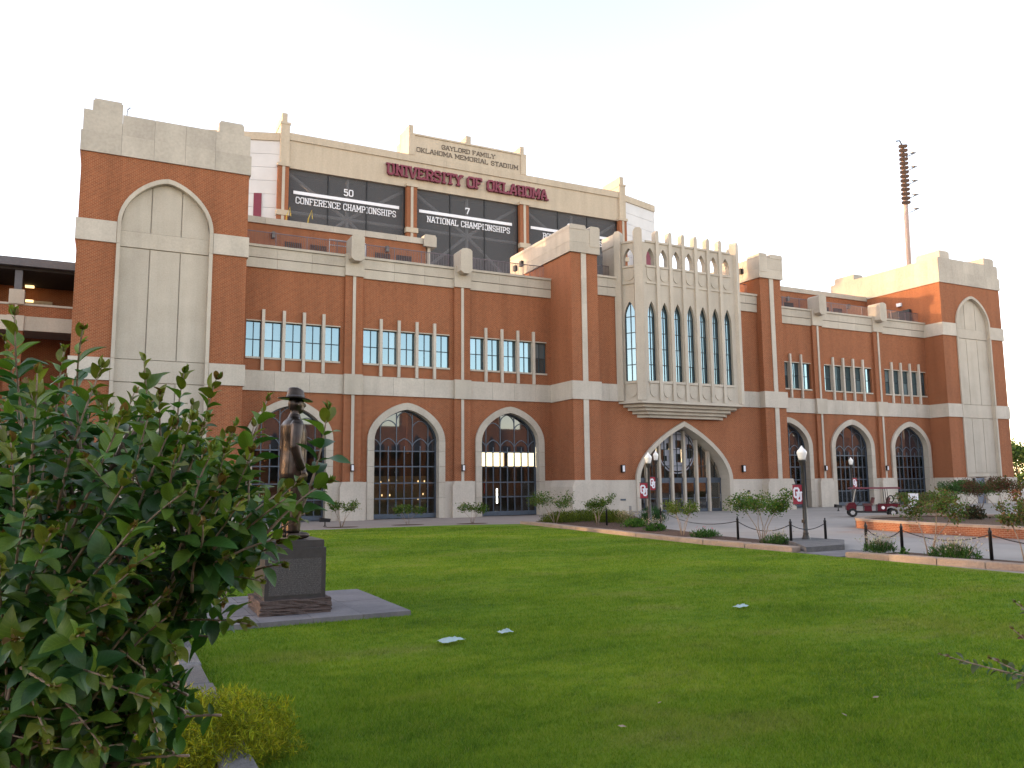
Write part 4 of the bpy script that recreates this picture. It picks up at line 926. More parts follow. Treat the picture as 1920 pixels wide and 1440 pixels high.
# ------------------------------------------------------------------ round-nosed brick planter
PO = [(31.45, -6), (31.4, 8), (31.45, 20), (31.6, 24.5), (31.9, 26.6), (32.6, 28.2), (33.8, 29.3), (35.2, 29.9), (40, 30.1), (41.2, 27.4), (44, 26), (58, 22), (58, -6)]
plt = thing('brick_planter', 'long low orange brick planter with pale stone coping on the plaza', 'planter', (33, 24, 0))
def inset(P, d):
    out = []; n = len(P)
    for i in range(n):
        a, b_, c = Vector(P[i-1]), Vector(P[i]), Vector(P[(i+1) % n]); u = (b_-a).normalized(); v = (c-b_).normalized()
        nn = (Vector((u.y, -u.x))+Vector((v.y, -v.x))); nn.normalize(); k = max(.4, nn.dot(Vector((u.y, -u.x)))); out.append(b_+nn*d/k)
    return [(p.x, p.y) for p in out]
I1 = inset(PO, .3); O2 = inset(PO, -.05); I2 = inset(PO, .4)
def wallring(b, O, I, z0, z1, rng_):
    for i in rng_:
        j = (i+1) % len(O); b.slab([O[i], O[j], I[j], I[i]], z0, z1)
b = MB(); wallring(b, PO, I1, 0, .36, range(len(PO)-1)); b.build('planter_wall', 'planter_brick', plt)
for i in range(len(PO)-1):
    a, c = Vector(O2[i]), Vector(O2[i+1]); d, e = Vector(I2[i]), Vector(I2[i+1]); n = max(1, round((c-a).length/1.8))
    for k in range(n):
        f, g = k/n, (k+.992)/n; P = [a.lerp(c, f), a.lerp(c, g), d.lerp(e, g), d.lerp(e, f)]
        MB().slab([(p.x, p.y) for p in P], .36, .47).build('coping_stone', 'kerb_stone', plt)
soil = MB().slab(inset(PO, .2), .2, .33).build('soil_bed', 'soil', plt)
struct(sheet('apron_strip', [(29.2, -6), (29.0, 18), (28.95, 22), (29.4, 26.6), (31.5, 27.2), (31.5, -6)], -.006, 'concrete_warm'))

# ------------------------------------------------------------------ golf cart
cart = thing('golf_cart', 'long crimson golf cart with flat roof parked behind the planter', 'golf cart', (43.4, 36.2, 0), rz=math.atan2(.772, -.636)+math.pi); ORG[cart.name] = (0, 0, 0)
cart.rotation_euler.z = math.atan2(-.70, .715)
# local axes: cart nose at -x, length 3.3 m
MB().box(-1.45, 1.35, -.5, .5, .26, .36).build('chassis', 'iron', cart)
MB().plate([(-1.6, .42), (-1.05, .36), (-.98, .72), (-1.12, .92), (-1.45, .86), (-1.62, .66)], [], -.52, .52).build('front_cowl', 'cart_red', cart)
MB().plate([(.2, .36), (.7, .36), (.75, .6), (1.0, .68), (1.3, .6), (1.52, .62), (1.5, .8), (.9, .84), (.2, .76)], [], -.54, .54).build('rear_body', 'cart_red', cart)
MB().box(-.55, -.12, -.5, .5, .36, .68).build('seat_box', 'cart_red', cart)
for x in (-.55, .35):
    s = MB().box(x-.02, x+.48, -.5, .5, .70, .82).build('seat', 'seat_vinyl', cart); MB().plate([(x+.42, .84), (x+.54, .84), (x+.64, 1.2), (x+.54, 1.22)], [], -.5, .5).build('seat_back', 'seat_vinyl', cart)
b = MB(); b.plate([(-1.35, 1.74), (1.55, 1.74), (1.6, 1.78), (1.5, 1.84), (-1.3, 1.84), (-1.42, 1.79)], [], -.6, .6); b.build('roof', 'crimson_roof', cart)
for s in (-.5, .5):
    MB().tube([(-1.15, s, .85), (-.95, s, 1.76)], .022).build('roof_post', 'iron', cart); MB().tube([(.72, s, .8), (.68, s, 1.76)], .022).build('roof_post', 'iron', cart); MB().tube([(.84, s, .8), (.80, s, 1.76)], .018).build('roof_post', 'iron', cart)
MB().add([(-1.16, -.48, .9), (-1.16, .48, .9), (-.97, .48, 1.72), (-.97, -.48, 1.72)], [(0, 1, 2, 3)]).build('windscreen', 'glass_cart', cart)
b = MB().tube([(-.95, -.25, .75), (-.72, -.25, 1.0)], .02); b.tube([(-.72+.16*math.cos(a)*.4, -.25+.17*math.sin(a), 1.0+.16*math.cos(a)) for a in [2*math.pi*k/12 for k in range(13)]], .014, 6); b.build('steering_wheel', 'iron', cart)
MB().box(1.1, 1.6, -.5, .5, .84, .88).build('cargo_deck', 'iron', cart); b = MB().tube([(1.0+.16*math.cos(a), -.4, 1.12+.2*math.sin(a)) for a in [2*math.pi*k/14 for k in range(15)]], .035, 6); b.build('spare_hoop', 'rubber', cart)
for x in (-1.25, 1.08):
    for s in (-.52, .52):
        w_ = MB(); w_.M = Matrix.Translation((x, s, .27)) @ Matrix.Rotation(R(90), 4, 'X'); w_.loft([(0, 0, -.1, .2, .2), (0, 0, -.1, .25, .25), (0, 0, -.06, .27, .27), (0, 0, .06, .27, .27), (0, 0, .1, .25, .25), (0, 0, .1, .2, .2)], 20); wh = w_.build('wheel', 'rubber', cart)
        w_ = MB(); w_.M = Matrix.Translation((x, s, .27)) @ Matrix.Rotation(R(90), 4, 'X'); w_.loft([(0, 0, -.106, .15, .15), (0, 0, .104, .14, .14)], 6); w_.build('rim', 'galv', wh)
MB().plate(disc(.52, .58, 0.001, .1, 0, 2*math.pi, 16), [], -.548, -.541).build('round_decal', 'white_paint', cart)
sg = thing('sandwich_board', 'small white notice board standing behind the golf cart', 'sign', (47.6, 36.5, 0), rz=R(-40)); ORG[sg.name] = (0, 0, 0)
MB().box(-.3, .3, -.02, .02, .55, 1.4).build('board', 'white_paint', sg); MB().box(-.04, .04, .02, .05, 0, 1.4).box(-.25, .25, -.15, .2, 0, .04).build('stand', 'iron', sg)
# floodlights on the ground, bench, litter
for (x, y, lab) in ((49.62, 44.53, 'small black ground floodlight on a round base before the right hand arch'), (11.04, 45.6, 'small black ground floodlight on the walkway behind the statue')):
    f = thing('ground_floodlight', lab, 'floodlight', (x, y, 0)); ORG[f.name] = (0, 0, 0)
    MB().loft([(0, 0, 0, .1, .1), (0, 0, .03, .1, .1), (0, 0, .04, .04, .04), (0, 0, .28, .03, .03)], 10).build('stem', 'iron', f); MB().plate([(-.3, .26), (.26, .24), (.3, .42), (-.28, .5)], [], -.12, .12).build('lamp_head', 'iron', f)
bn = thing('concrete_bench', 'low concrete bench block between the shrubs and the entrance', 'bench', (29.4, 41.4, 0), rz=R(-35)); ORG[bn.name] = (0, 0, 0)
MB().box(-.75, .75, -.22, .22, .42, .54).build('seat', 'concrete', bn); MB().box(-.72, -.5, -.2, .2, 0, .42).build('leg', 'concrete', bn); MB().box(.5, .72, -.2, .2, 0, .42).build('leg', 'concrete', bn); MB().box(-.75, -.6, -.2, .22, .54, .85).build('end_block', 'concrete', bn)
for (x, y, l, wd, a, lab) in ((4.57, 11.22, .40, .2, .3, 'longer crumpled pale blue plastic bag lying on the lawn by the slab'), (5.55, 11.43, .22, .16, .1, 'small crumpled pale blue plastic bag lying on the lawn'), (10.37, 11.62, .30, .16, .2, 'flat white plastic scrap alone in the open lawn')):
    n = 7; vs = []
    for i in range(n):
        for j in range(n):
            u, v = i/(n-1)-.5, j/(n-1)-.5; q = (1-min(1, 2*max(abs(u), abs(v))**1.6))
            vs.append((x+u*l*math.cos(a)-v*wd*math.sin(a)+random.uniform(-.012, .012), y+u*l*math.sin(a)+v*wd*math.cos(a)+random.uniform(-.012, .012), .045+.055*q*random.uniform(.5, 1.3)))
    o = MB().add(vs, [(i*n+j, (i+1)*n+j, (i+1)*n+j+1, i*n+j+1) for i in range(n-1) for j in range(n-1)]).build('plastic_bag', 'plastic', None, True, org=(x, y, 0)); tag(o, lab, 'litter')
# ------------------------------------------------------------------ vegetation helpers (numpy leaf clouds)
def cloud(name, mat, parent, V, F, C=None, UV=None, smooth=False, kind=None):
    V = np.asarray(V, np.float32); F = np.asarray(F, np.int32); k = F.shape[1]
    me = bpy.data.meshes.new(name); me.vertices.add(len(V)); me.vertices.foreach_set('co', V.ravel())
    me.loops.add(F.size); me.loops.foreach_set('vertex_index', F.ravel()); me.polygons.add(len(F))
    me.polygons.foreach_set('loop_start', np.arange(0, F.size, k, dtype=np.int32)); me.polygons.foreach_set('loop_total', np.full(len(F), k, np.int32))
    me.materials.append(MATS[mat])
    if C is not None:
        a = me.color_attributes.new('col', 'FLOAT_COLOR', 'POINT'); C4 = np.concatenate([C, np.ones((len(C), 1))], 1).astype(np.float32); a.data.foreach_set('color', C4.ravel())
    if UV is not None:
        l = me.uv_layers.new(name='uv'); l.data.foreach_set('uv', np.asarray(UV, np.float32)[F.ravel()].ravel())
    if smooth: me.polygons.foreach_set('use_smooth', np.ones(len(F), bool))
    me.update(); me.validate()
    if parent == 'mesh': return me
    o = bpy.data.objects.new(name, me); COL.objects.link(o)
    if parent: o.parent = parent
    if kind: o['kind'] = kind
    return o
def unit(v): return v/np.linalg.norm(v, axis=-1, keepdims=True)
def quads(P, size, aspect, cols, spread=1.0, upb=.3):
    """small pointed leaves at P with random facing; returns verts, faces, colours"""
    n = len(P); d = unit(rng.normal(size=(n, 3))+np.array([0, 0, upb])); nn = unit(np.cross(d, unit(rng.normal(size=(n, 3)))))
    s = (size*rng.uniform(.6, 1.25, n))[:, None]; wv = nn*s*aspect
    V = np.stack([P, P+d*s*.5+wv, P+d*s, P+d*s*.5-wv], 1).reshape(-1, 3)
    F = np.arange(n*4).reshape(n, 4)
    return V, F, np.repeat(cols, 4, 0)
def colours(n, base, var=.35, alt=None, pa=.0):
    c = np.array(base)[None, :]*(1+rng.uniform(-var, var, (n, 1))); c = c*(1+rng.uniform(-.12, .12, (n, 3)))
    if alt is not None and pa > 0: k = rng.random(n) < pa; c[k] = np.array(alt)*(1+rng.uniform(-.3, .3, (k.sum(), 1)))
    return np.clip(c, 0, 1)
GREEN = (.05, .10, .016)
def myrtle(loc, h, lab, wid=1.0, dens=1.0, seed=0, col=GREEN, alt=(.12, .14, .03), pa=.3, stems=4, leaf=.095, grp='crape myrtles along the kerb and wall'):
    global rng; rng = np.random.default_rng(seed+100); rd = random.Random(seed)
    t = thing('crape_myrtle', lab, 'tree', loc, grp); ORG[t.name] = (0, 0, 0)
    b = MB(); tips = []
    for s in range(stems):
        a = 2*math.pi*s/stems+rd.uniform(-.5, .5); r = wid*rd.uniform(.18, .42); z = h*rd.uniform(.5, .62)
        p0 = Vector((.05*math.cos(a), .05*math.sin(a), 0)); p1 = Vector((r*.45*math.cos(a+.3), r*.45*math.sin(a+.3), z*.55)); p2 = Vector((r*math.cos(a), r*math.sin(a), z))
        b.tube([p0, p1, p2], [.022*h/1.9, .017*h/1.9, .011*h/1.9], 6)
        for k in range(3):
            a2 = a+rd.uniform(-1.3, 1.3); q = p2+Vector((wid*rd.uniform(.1, .34)*math.cos(a2), wid*rd.uniform(.1, .34)*math.sin(a2), h*rd.uniform(.12, .36)))
            b.tube([p2, p2.lerp(q, .5)+Vector((0, 0, .04)), q], [.010, .008, .004], 5); tips.append(q); tips.append(p2.lerp(q, .55))
    b.build('trunk', 'bark', t, True)
    P = []
    for q in tips:
        n = int(85*dens); sg = np.array([.085, .085, .06])*wid
        P.append(np.array(q)[None]+rng.normal(size=(n, 3))*sg)
    P = np.concatenate(P); P[:, 2] = np.clip(P[:, 2], h*.42, h*1.02)
    V, F, C = quads(P, leaf, .28, colours(len(P), col, .4, alt, pa)); o = cloud('crown', 'small_leaf', t, V, F, C); return t
myrtle((11.6, 44.2, 0), 1.45, 'small sparse crape myrtle before the stone pier between the first two arches', 1.3, .45, 1, leaf=.11)
myrtle((15.5, 44.5, 0), 1.1, 'small sparse crape myrtle before the middle arched window', 1.5, .45, 2, leaf=.11)
myrtle((19.1, 43.6, 0), 1.15, 'small sparse crape myrtle before the arch with the bright glass strip', 1.3, .45, 3, leaf=.11)
for i, (x, y) in enumerate(((11.6, 44.2), (15.5, 44.5), (19.1, 43.6))):
    struct(sheet('tree_pit', [(x+.75*math.cos(a)*(1.3), y+.6*math.sin(a)) for a in [2*math.pi*k/14 for k in range(14)]], .004, 'mulch'))
myrtle((22.35, 39.6, 0), 1.8, 'flat topped crape myrtle with pale stems at the corner of the juniper bed', 2.1, .9, 4, col=(.05, .10, .02))
myrtle((23.5, 37.1, 0), 1.65, 'crape myrtle with three pale stems in front of the juniper bed', 1.45, .8, 5)
myrtle((22.2, 28.3, 0), 1.55, 'thin crape myrtle in front of the entrance doors', 1.5, .55, 6, col=(.07, .11, .02))
myrtle((21.9, 23.25, 0), 1.95, 'bushy green crape myrtle left of the lamp on the stone block', 1.9, 1.3, 7, stems=5, col=(.05, .11, .02))
myrtle((22.1, 16.5, 0), 1.98, 'crape myrtle with thin forked stems in front of the golf cart', 1.7, 1.0, 8, stems=3, col=(.06, .105, .025), alt=(.10, .07, .03))
myrtle((22.5, 13.9, 0), 1.85, 'crape myrtle with twin stems beside the last chain post', 1.1, .9, 9, stems=3, col=(.075, .11, .03), alt=(.13, .08, .04))
myrtle((24.6, 14.6, 0), 2.05, 'reddish leaved crape myrtle beyond the last chain post', 1.3, .9, 10, stems=3, col=(.09, .09, .03), alt=(.16, .06, .04), pa=.5)
for i, (x, y, h, lab, c, al) in enumerate(((59.5, 41, 2.1, 'broad green shrub before the far tower', (.04, .09, .025), (.05, .1, .03)), (63.5, 42.5, 2.3, 'dark red leaved shrub at the foot of the far tower', (.09, .04, .03), (.05, .07, .03)), (56.5, 36.5, 2.4, 'bushy dark red shrub by the far corner tower', (.10, .045, .03), (.06, .08, .03)), (51.0, 38.5, 1.3, 'green shrub just behind the golf cart', (.06, .10, .025), (.14, .10, .05)))):
    myrtle((x, y, 0), h, lab, 3.0, 1.6, 20+i, c, al, .35, 5, .13, 'shrubs before the far tower')
def clump(name, loc, rx, ry, h, lab, cat, n, col, alt, pa, leaf=.09, asp=.12, grp=None, flowers=0, fcol=(.42, .36, .31), seed=0, up=1.4):
    global rng; rng = np.random.default_rng(seed+300)
    t = thing(name, lab, cat, loc, grp); ORG[t.name] = (0, 0, 0)
    u = unit(rng.normal(size=(n, 3))); u[:, 2] = np.abs(u[:, 2]); r = rng.random(n)**.35*(1+.18*np.sin(7*np.arctan2(u[:, 1], u[:, 0])+seed)*np.cos(5*u[:, 2]))
    P = u*r[:, None]*np.array([rx, ry, h*.85])
    V, F, C = quads(P, leaf, asp, colours(n, col, .4, alt, pa), upb=up); cloud('foliage', 'small_leaf', t, V, F, C)
    if flowers:
        b = MB(); Q = rng.normal(size=(flowers, 3))*np.array([rx*.5, ry*.5, h*.22])+np.array([0, 0, h*1.15]); Q[:, 2] = np.clip(Q[:, 2], h*.6, h*1.9)
        V, F, C = quads(Q, .045, .5, colours(flowers, fcol, .25)); cloud('flowers', 'small_leaf', t, V, F, C, kind='stuff')
        for q in Q[::5]: b.tube([(q[0]*.4, q[1]*.4, 0), tuple(q)], .003, 3)
        b.build('stalks', 'bark', t)
    return t
JC = (.10, .125, .012)
for i, (x, y, rx, h) in enumerate(((23.6, 41.2, 1.3, .7), (25.3, 42.0, 1.4, .75), (27.2, 42.8, 1.5, .8), (26.2, 39.6, 1.3, .75))):
    clump('juniper_shrub', (x, y, .03), rx, rx*.8, h, ['low juniper at the walkway corner behind the flat topped myrtle', 'low juniper behind the three stemmed myrtle', 'low juniper against the stone base near the entrance', 'low juniper by the slim black post'][i], 'shrub', 4000, JC, (.04, .06, .012), .35, .12, .12, 'junipers in the entrance bed', seed=i)
clump('ornamental_grass', (27.3, 37.4, .03), .8, .8, .75, 'dark green grassy tuft beside the banner lamp', 'plant', 1500, (.03, .075, .025), (.02, .05, .02), .3, .3, .03, seed=11, up=2.5)
clump('ornamental_grass', (30.9, 42.4, .03), .7, .7, .7, 'dark green grassy tuft by the concrete bench', 'plant', 1200, (.03, .075, .025), (.02, .05, .02), .3, .3, .03, seed=12, up=2.5)
clump('flowering_plant', (25.6, 37.5, .03), .7, .5, .5, 'pale dried flower heads between junipers and grassy tuft', 'plant', 500, (.10, .12, .03), None, 0, .12, .1, flowers=260, fcol=(.42, .32, .2), seed=13)
clump('leafy_plant', (24.3, 34.7, .03), .8, .5, .45, 'bright green leafy clump at the kerb by the second lamp', 'plant', 700, (.05, .12, .02), (.08, .15, .03), .4, .14, .25, seed=14)
clump('flowering_plant', (23.0, 31.3, .03), .6, .4, .42, 'green clump with pale flowers right of the second lamp', 'plant', 500, (.045, .11, .02), None, 0, .13, .25, flowers=120, seed=15)
clump('flowering_plant', (22.0, 26.6, .03), .75, .4, .34, 'low green clump with a few pink blooms at the kerb', 'plant', 700, (.04, .10, .02), None, 0, .14, .12, flowers=14, fcol=(.6, .12, .2), seed=16)
clump('flowering_plant', (21.75, 22.4, .03), .55, .45, .35, 'small grassy clump with faint white flowers left of the lamp', 'plant', 700, (.045, .10, .02), None, 0, .16, .08, flowers=120, seed=17)
clump('flowering_plant', (21.9, 18.1, .03), .55, .45, .38, 'small clump of white flowers between two chain posts', 'plant', 900, (.035, .085, .02), None, 0, .16, .08, flowers=330, fcol=(.42, .37, .34), seed=18)
clump('flowering_plant', (21.85, 15.55, .03), .5, .75, .42, 'wide clump of white flowers before the long chain', 'plant', 1200, (.035, .085, .02), None, 0, .17, .08, flowers=380, fcol=(.42, .37, .34), seed=19)
clump('leafy_plant', (21.7, 17.1, .03), .12, .12, .25, 'tiny green seedling between the two white flower clumps', 'plant', 60, (.04, .10, .02), None, 0, .12, .2, seed=20)
clump('dark_shrub', (38.5, 26.2, .33), .55, .55, .75, 'dark leafy shrub standing alone in the planter soil', 'shrub', 700, (.03, .035, .02), (.05, .03, .02), .3, .14, .3, seed=21)
clump('ornamental_grass', (46.5, 34.5, 0), 1.4, .9, 1.0, 'tan and green grass clump behind the golf cart', 'plant', 1500, (.12, .11, .04), (.20, .11, .06), .5, .3, .04, seed=22, up=2.2)
for i, (x, y, rx, h, lab) in enumerate(((.86, 7.65, .78, .58, 'bright yellow green feathery juniper at the end of the granite kerb'), (-.35, 8.1, .6, .5, 'yellow green juniper half hidden under the big shrub'), (.62, 12.6, .45, .8, 'yellow green juniper behind the shrub near the slab'))):
    clump('golden_juniper', (x, y, .03), rx, rx, h, lab, 'shrub', 24000, (.25, .26, .014), (.11, .14, .012), .3, .075, .06, seed=30+i, up=.6)
def bigtree(loc, h, w_, lab, seed, n=2600, leaf=.5, grp='trees beyond the stadium'):
    global rng; rng = np.random.default_rng(seed); rd = random.Random(seed)
    t = thing('street_tree', lab, 'tree', loc, grp); ORG[t.name] = (0, 0, 0)
    b = MB().tube([(0, 0, 0), (.1, 0, h*.3), (0, .2, h*.6)], [h*.03, h*.024, h*.012], 8); cs = []
    for k in range(12):
        a = rd.uniform(0, 6.28); e = Vector((w_*rd.uniform(.2, .8)*math.cos(a), w_*rd.uniform(.2, .8)*math.sin(a), h*rd.uniform(.26, .92))); b.tube([(0, 0, h*rd.uniform(.25, .5)), e*.6+Vector((0, 0, h*.1)), e], [h*.012, h*.008, h*.003], 5); cs.append(e)
    b.build('trunk', 'bark', t, True)
    P = np.concatenate([np.array(e)[None]+rng.normal(size=(n//12, 3))*np.array([w_*.2, w_*.2, h*.075]) for e in cs]); V, F, C = quads(P, leaf, .35, colours(len(P), (.05, .09, .025), .4, (.09, .12, .03), .3)); cloud('crown', 'small_leaf', t, V, F, C)
for i, (x, y, h) in enumerate(((-20, 5, 9), (-27, -1, 11), (-15, 8.5, 7.5), (-24, 11, 9), (-27, 19, 10), (-24, 27, 9.5), (-28, 35, 11), (-25, 43, 10), (-30, 50, 11), (-38, 24, 11), (-40, 40, 12))):  # unseen tree row, added to block low sun on lawn, planter and shrub
    bigtree((x, y, 0), h, 4.2, 'broad leafy tree added out of view to keep the low sun off the lawn', 60+i, 5200, .5, 'added sun-blocking trees west of the lawn')
bigtree((121, 75, 0), 7.5, 3.5, 'green tree beyond the far tower', 41); bigtree((128, 70, 0), 9, 4, 'taller tree further past the far tower', 42); bigtree((113, 84, 0), 5, 3, 'low round tree at the back of the far tower', 43)

# ------------------------------------------------------------------ lawn blades (denser where they are near)
rng = np.random.default_rng(5)
n = 1100000
dd = np.exp(rng.uniform(math.log(4.0), math.log(44), n)); aa = YAW+rng.uniform(-.70, .70, n)
x = dd*np.sin(aa); y = dd*np.cos(aa)
edge = np.interp(y, [-6, 14.5, 20, 24, 30, 36, 41.5], [20.6, 20.05, 19.9, 19.7, 20.2, 20.65, 21.1])
ok = (x > 1.16) & (x < edge-.2) & (y < 42.2) & ~((x > 1.47) & (x < 4.97) & (y > 13.95) & (y < 17.45)) & (y > 2)
x, y, dd = x[ok], y[ok], dd[ok]; n = len(x)
th = rng.uniform(0, 2*math.pi, n); hgt = rng.uniform(.014, .05, n)*(1+.5*np.sin(x*1.3+np.sin(y*.9))*np.cos(y*1.1)*.6); wd = .0018+.00036*dd
ln = rng.normal(0, .6, n)*hgt; lm2 = rng.normal(0, .6, n)*hgt
B0 = np.stack([x-np.cos(th)*wd, y-np.sin(th)*wd, np.full(n, -.004)], 1); B1 = np.stack([x+np.cos(th)*wd, y+np.sin(th)*wd, np.full(n, -.004)], 1); T = np.stack([x+ln, y+lm2, hgt], 1)
V = np.stack([B0, B1, T], 1).reshape(-1, 3)
go = cloud('grass', 'grass_blade', None, V, np.arange(n*3).reshape(n, 3), kind='stuff')
at = go.data.attributes.new('tint', 'FLOAT', 'POINT'); at.data.foreach_set('value', np.repeat(rng.random(n), 3).astype(np.float32))
tag(go, 'short green mown grass covering the lawn', 'grass')
# fallen leaves on the lawn
for i, (px, py) in enumerate(((7.3, 6.2), (6.5, 5.9), (3.2, 8.3), (5.2, 7.1), (4.4, 6.6))):
    o = MB().add([(0, -.02, .05), (.05, 0, .055), (0, .02, .06), (-.05, .004, .05)], [(0, 1, 2, 3)]).build('fallen_leaf', 'bark', None, org=(0, 0, 0)); o.location = (px, py, .0); o.rotation_euler.z = i*1.3; tag(o, 'dry brown fallen leaf lying on the lawn', 'leaf', 'dry leaves on the lawn')

# ------------------------------------------------------------------ big foreground crape myrtle shrub
def leafshape(L=1.0, wr=.235, fold=.22, droop=.25, curl=.0, nv=7):
    vs, uv = [], []
    for i in range(nv+1):
        v = i/nv; hw = wr*math.sin(math.pi*v**.88)**.72*(1-.12*v)+.004 if 0 < i < nv else .004
        zc = -droop*v*v+.06*math.sin(v*3)
        for u in (-1, 0, 1):
            vs.append((u*hw, v*L, zc+abs(u)*hw*fold*1.6+curl*u*hw*math.sin(v*6))); uv.append((u, v))
    fs = [(i*3+k, i*3+k+1, i*3+k+4, i*3+k+3) for i in range(nv) for k in (0, 1)]
    return np.array(vs), np.array(fs), np.array(uv)
SHP = [leafshape(1, .27, .25, .12), leafshape(1, .30, .12, .26, .3), leafshape(1, .25, .4, .02), leafshape(1, .28, .3, .18, -.3)]
PAL = [(.022, .072, .020), (.034, .10, .020), (.052, .128, .020), (.082, .148, .018), (.12, .145, .02), (.13, .078, .026)]
LM = {}
def leafmesh(s, c):
    if (s, c) not in LM:
        V, F, U = SHP[s]; LM[s, c] = cloud('leaf', 'leaf', 'mesh', V, F, np.repeat(np.array([PAL[c]]), len(V), 0), U, True)
    return LM[s, c]
def cam_pt(px, py, d):      # point seen at a photo pixel, d metres along the view axis (used to size and place the shrub's shoots)
    return np.array(EYE + (r2*((px-960)/FPX) - u2*((py-720)/FPX) + fwd)*d)
def shrub(thing_obj, shoots, seed, leafL=.085, maxobj=290):
    rd = random.Random(seed); leaves = []; stems = MB()
    for (p0, p1, bend, dens) in shoots:
        p0, p1 = Vector(p0), Vector(p1); L = (p1-p0).length; n = max(4, int(L/(.034/dens))); mid = p0.lerp(p1, .5)+Vector(bend)
        pts = [p0*(1-t)**2+mid*2*t*(1-t)+p1*t*t for t in [k/n for k in range(n+1)]]
        stems.tube([pts[k] for k in range(0, n+1)], [.0042*(1-k/(n+1)*.75)+.0008 for k in range(n+1)], 5)
        ph = rd.uniform(0, 6.28)
        for k in range(1, n+1):
            f = k/n; d = (pts[k]-pts[k-1]).normalized(); a = ph+k*1.57+rd.uniform(-.5, .5); sd_ = d.orthogonal().normalized(); q = Matrix.Rotation(a, 3, d)
            for sg in (1, -1):
                if rd.random() < .12: continue
                out = (q @ sd_)*sg; tipness = max(0, (f-.72)/.28)
                ld = (out*(1-.55*tipness)+d*(.45+.9*tipness)+Vector((0, 0, -.05+.25*rd.random()))).normalized()
                size = leafL*rd.uniform(.55, 1.25)*(1-.62*tipness)*(0.8+.2*f)
                nrm = (Vector((0, 0, 1))*1.2+d*.3-EYE_DIR*.15+Vector((rd.uniform(-.6, .6), rd.uniform(-.6, .6), rd.uniform(-.3, .3))))
                xx = ld.cross(nrm).normalized(); zz = xx.cross(ld).normalized()
                c = 5 if tipness > .75 and rd.random() < .22 else 4 if tipness > .45 else 3 if (tipness > 0 or rd.random() < .16) else rd.choice((0, 0, 1, 1, 1, 2, 2))
                leaves.append((np.array(pts[k]), np.array([xx, ld, zz]).T*size, rd.randrange(4), c))
        for k in range(3):        # terminal bud tuft
            ld = ((pts[-1]-pts[-2]).normalized()+Vector((rd.uniform(-.5, .5), rd.uniform(-.5, .5), rd.uniform(-.2, .5)))).normalized(); xx = ld.orthogonal().normalized(); zz = xx.cross(ld)
            leaves.append((np.array(pts[-1]), np.array([xx, ld, zz]).T*leafL*rd.uniform(.22, .4), rd.randrange(4), rd.choice((3, 4, 4, 5))))
    g = np.array(thing_obj.location)
    def score(l):
        v = Vector(l[0])-EYE; z = v.dot(fwd); px = v.dot(r2)/z*FPX+960; py = 720-v.dot(u2)/z*FPX
        return z if (-20 < px < 1940 and -20 < py < 1460) else z+50
    leaves.sort(key=score)
    big = [l for l in leaves if True][:maxobj]; rest = leaves[maxobj:]
    for p, m3, s, c in big:
        o = bpy.data.objects.new('leaf', leafmesh(s, c)); COL.objects.link(o); o.parent = thing_obj
        M = Matrix(m3.tolist()).to_4x4(); M.translation = Vector(p-g); o.matrix_local = M
    Vs, Fs, Cs, Us = [], [], [], []; off = 0; rg = np.random.default_rng(seed)
    for p, m3, s, c in rest:
        V, F, U = SHP[s]; Vs.append(V @ m3.T+p-g); Fs.append(F+off); off += len(V); Cs.append(np.repeat(np.array([PAL[c]])*rg.uniform(.75, 1.3), len(V), 0)); Us.append(U)
    if Vs: cloud('foliage', 'leaf', thing_obj, np.concatenate(Vs), np.concatenate(Fs), np.concatenate(Cs), np.concatenate(Us), True, 'stuff')
    stems.build('twigs', 'bark', thing_obj, True, org=tuple(g))
    return len(leaves)
EYE_DIR = fwd.copy()
sb = thing('large_shrub', 'big leafy crape myrtle shrub with red new tips filling the near bed', 'shrub', (-.15, 3.0, 0))
rd = random.Random(11); sh = []
root = Vector((-.15, 3.0, 0))
hub = [Vector(cam_pt(90, 1080, 2.75)), Vector(cam_pt(260, 1130, 2.75)), Vector(cam_pt(20, 1180, 2.45)), Vector(cam_pt(160, 1000, 3.0)), Vector(cam_pt(330, 1060, 2.8))]
# shoots whose tips stand out against the building, then the leafy mass behind and below them
TIPS = [(28, 592, 2.35), (155, 618, 2.45), (190, 690, 2.3), (70, 700, 2.2), (270, 678, 2.55), (120, 660, 2.7), (345, 700, 2.75), (405, 712, 2.5), (300, 740, 2.4), (440, 800, 2.6), (535, 935, 2.3), (470, 850, 2.45), (380, 800, 2.3), (230, 780, 2.2), (10, 640, 2.6), (330, 850, 2.2), (450, 940, 2.25), (520, 1020, 2.5), (490, 1090, 2.45), (465, 1170, 2.5), (420, 1130, 2.35), (250, 990, 2.0), (95, 1000, 1.95), (140, 1100, 1.95), (240, 1075, 2.0), (290, 1035, 2.1), (380, 985, 2.15), (20, 830, 2.1), (160, 860, 2.1), (60, 930, 2.0), (250, 880, 2.15), (350, 920, 2.2), (210, 1130, 2.0), (330, 1230, 2.3), (200, 1270, 2.0), (100, 1290, 1.95), (280, 1310, 2.2), (30, 1200, 1.95), (90, 1390, 2.1), (190, 1400, 2.2), (300, 1390, 2.4), (150, 1190, 1.9), (0, 1060, 1.95), (430, 1040, 2.3), (180, 740, 2.6), (360, 760, 2.9), (90, 780, 2.5), (400, 880, 2.6)]
for (px, py, d) in TIPS:
    p1 = Vector(cam_pt(px, py, d)); h0 = min(hub, key=lambda q: (q-p1).length+rd.uniform(0, .15)); ln = min((p1-h0).length, rd.uniform(.38, .55)); p0 = p1+(h0-p1).normalized()*ln+Vector((0, 0, -.06))
    sh.append((p0, p1, (rd.uniform(-.04, .04), rd.uniform(-.04, .04), rd.uniform(-.02, .05)), 1.0))
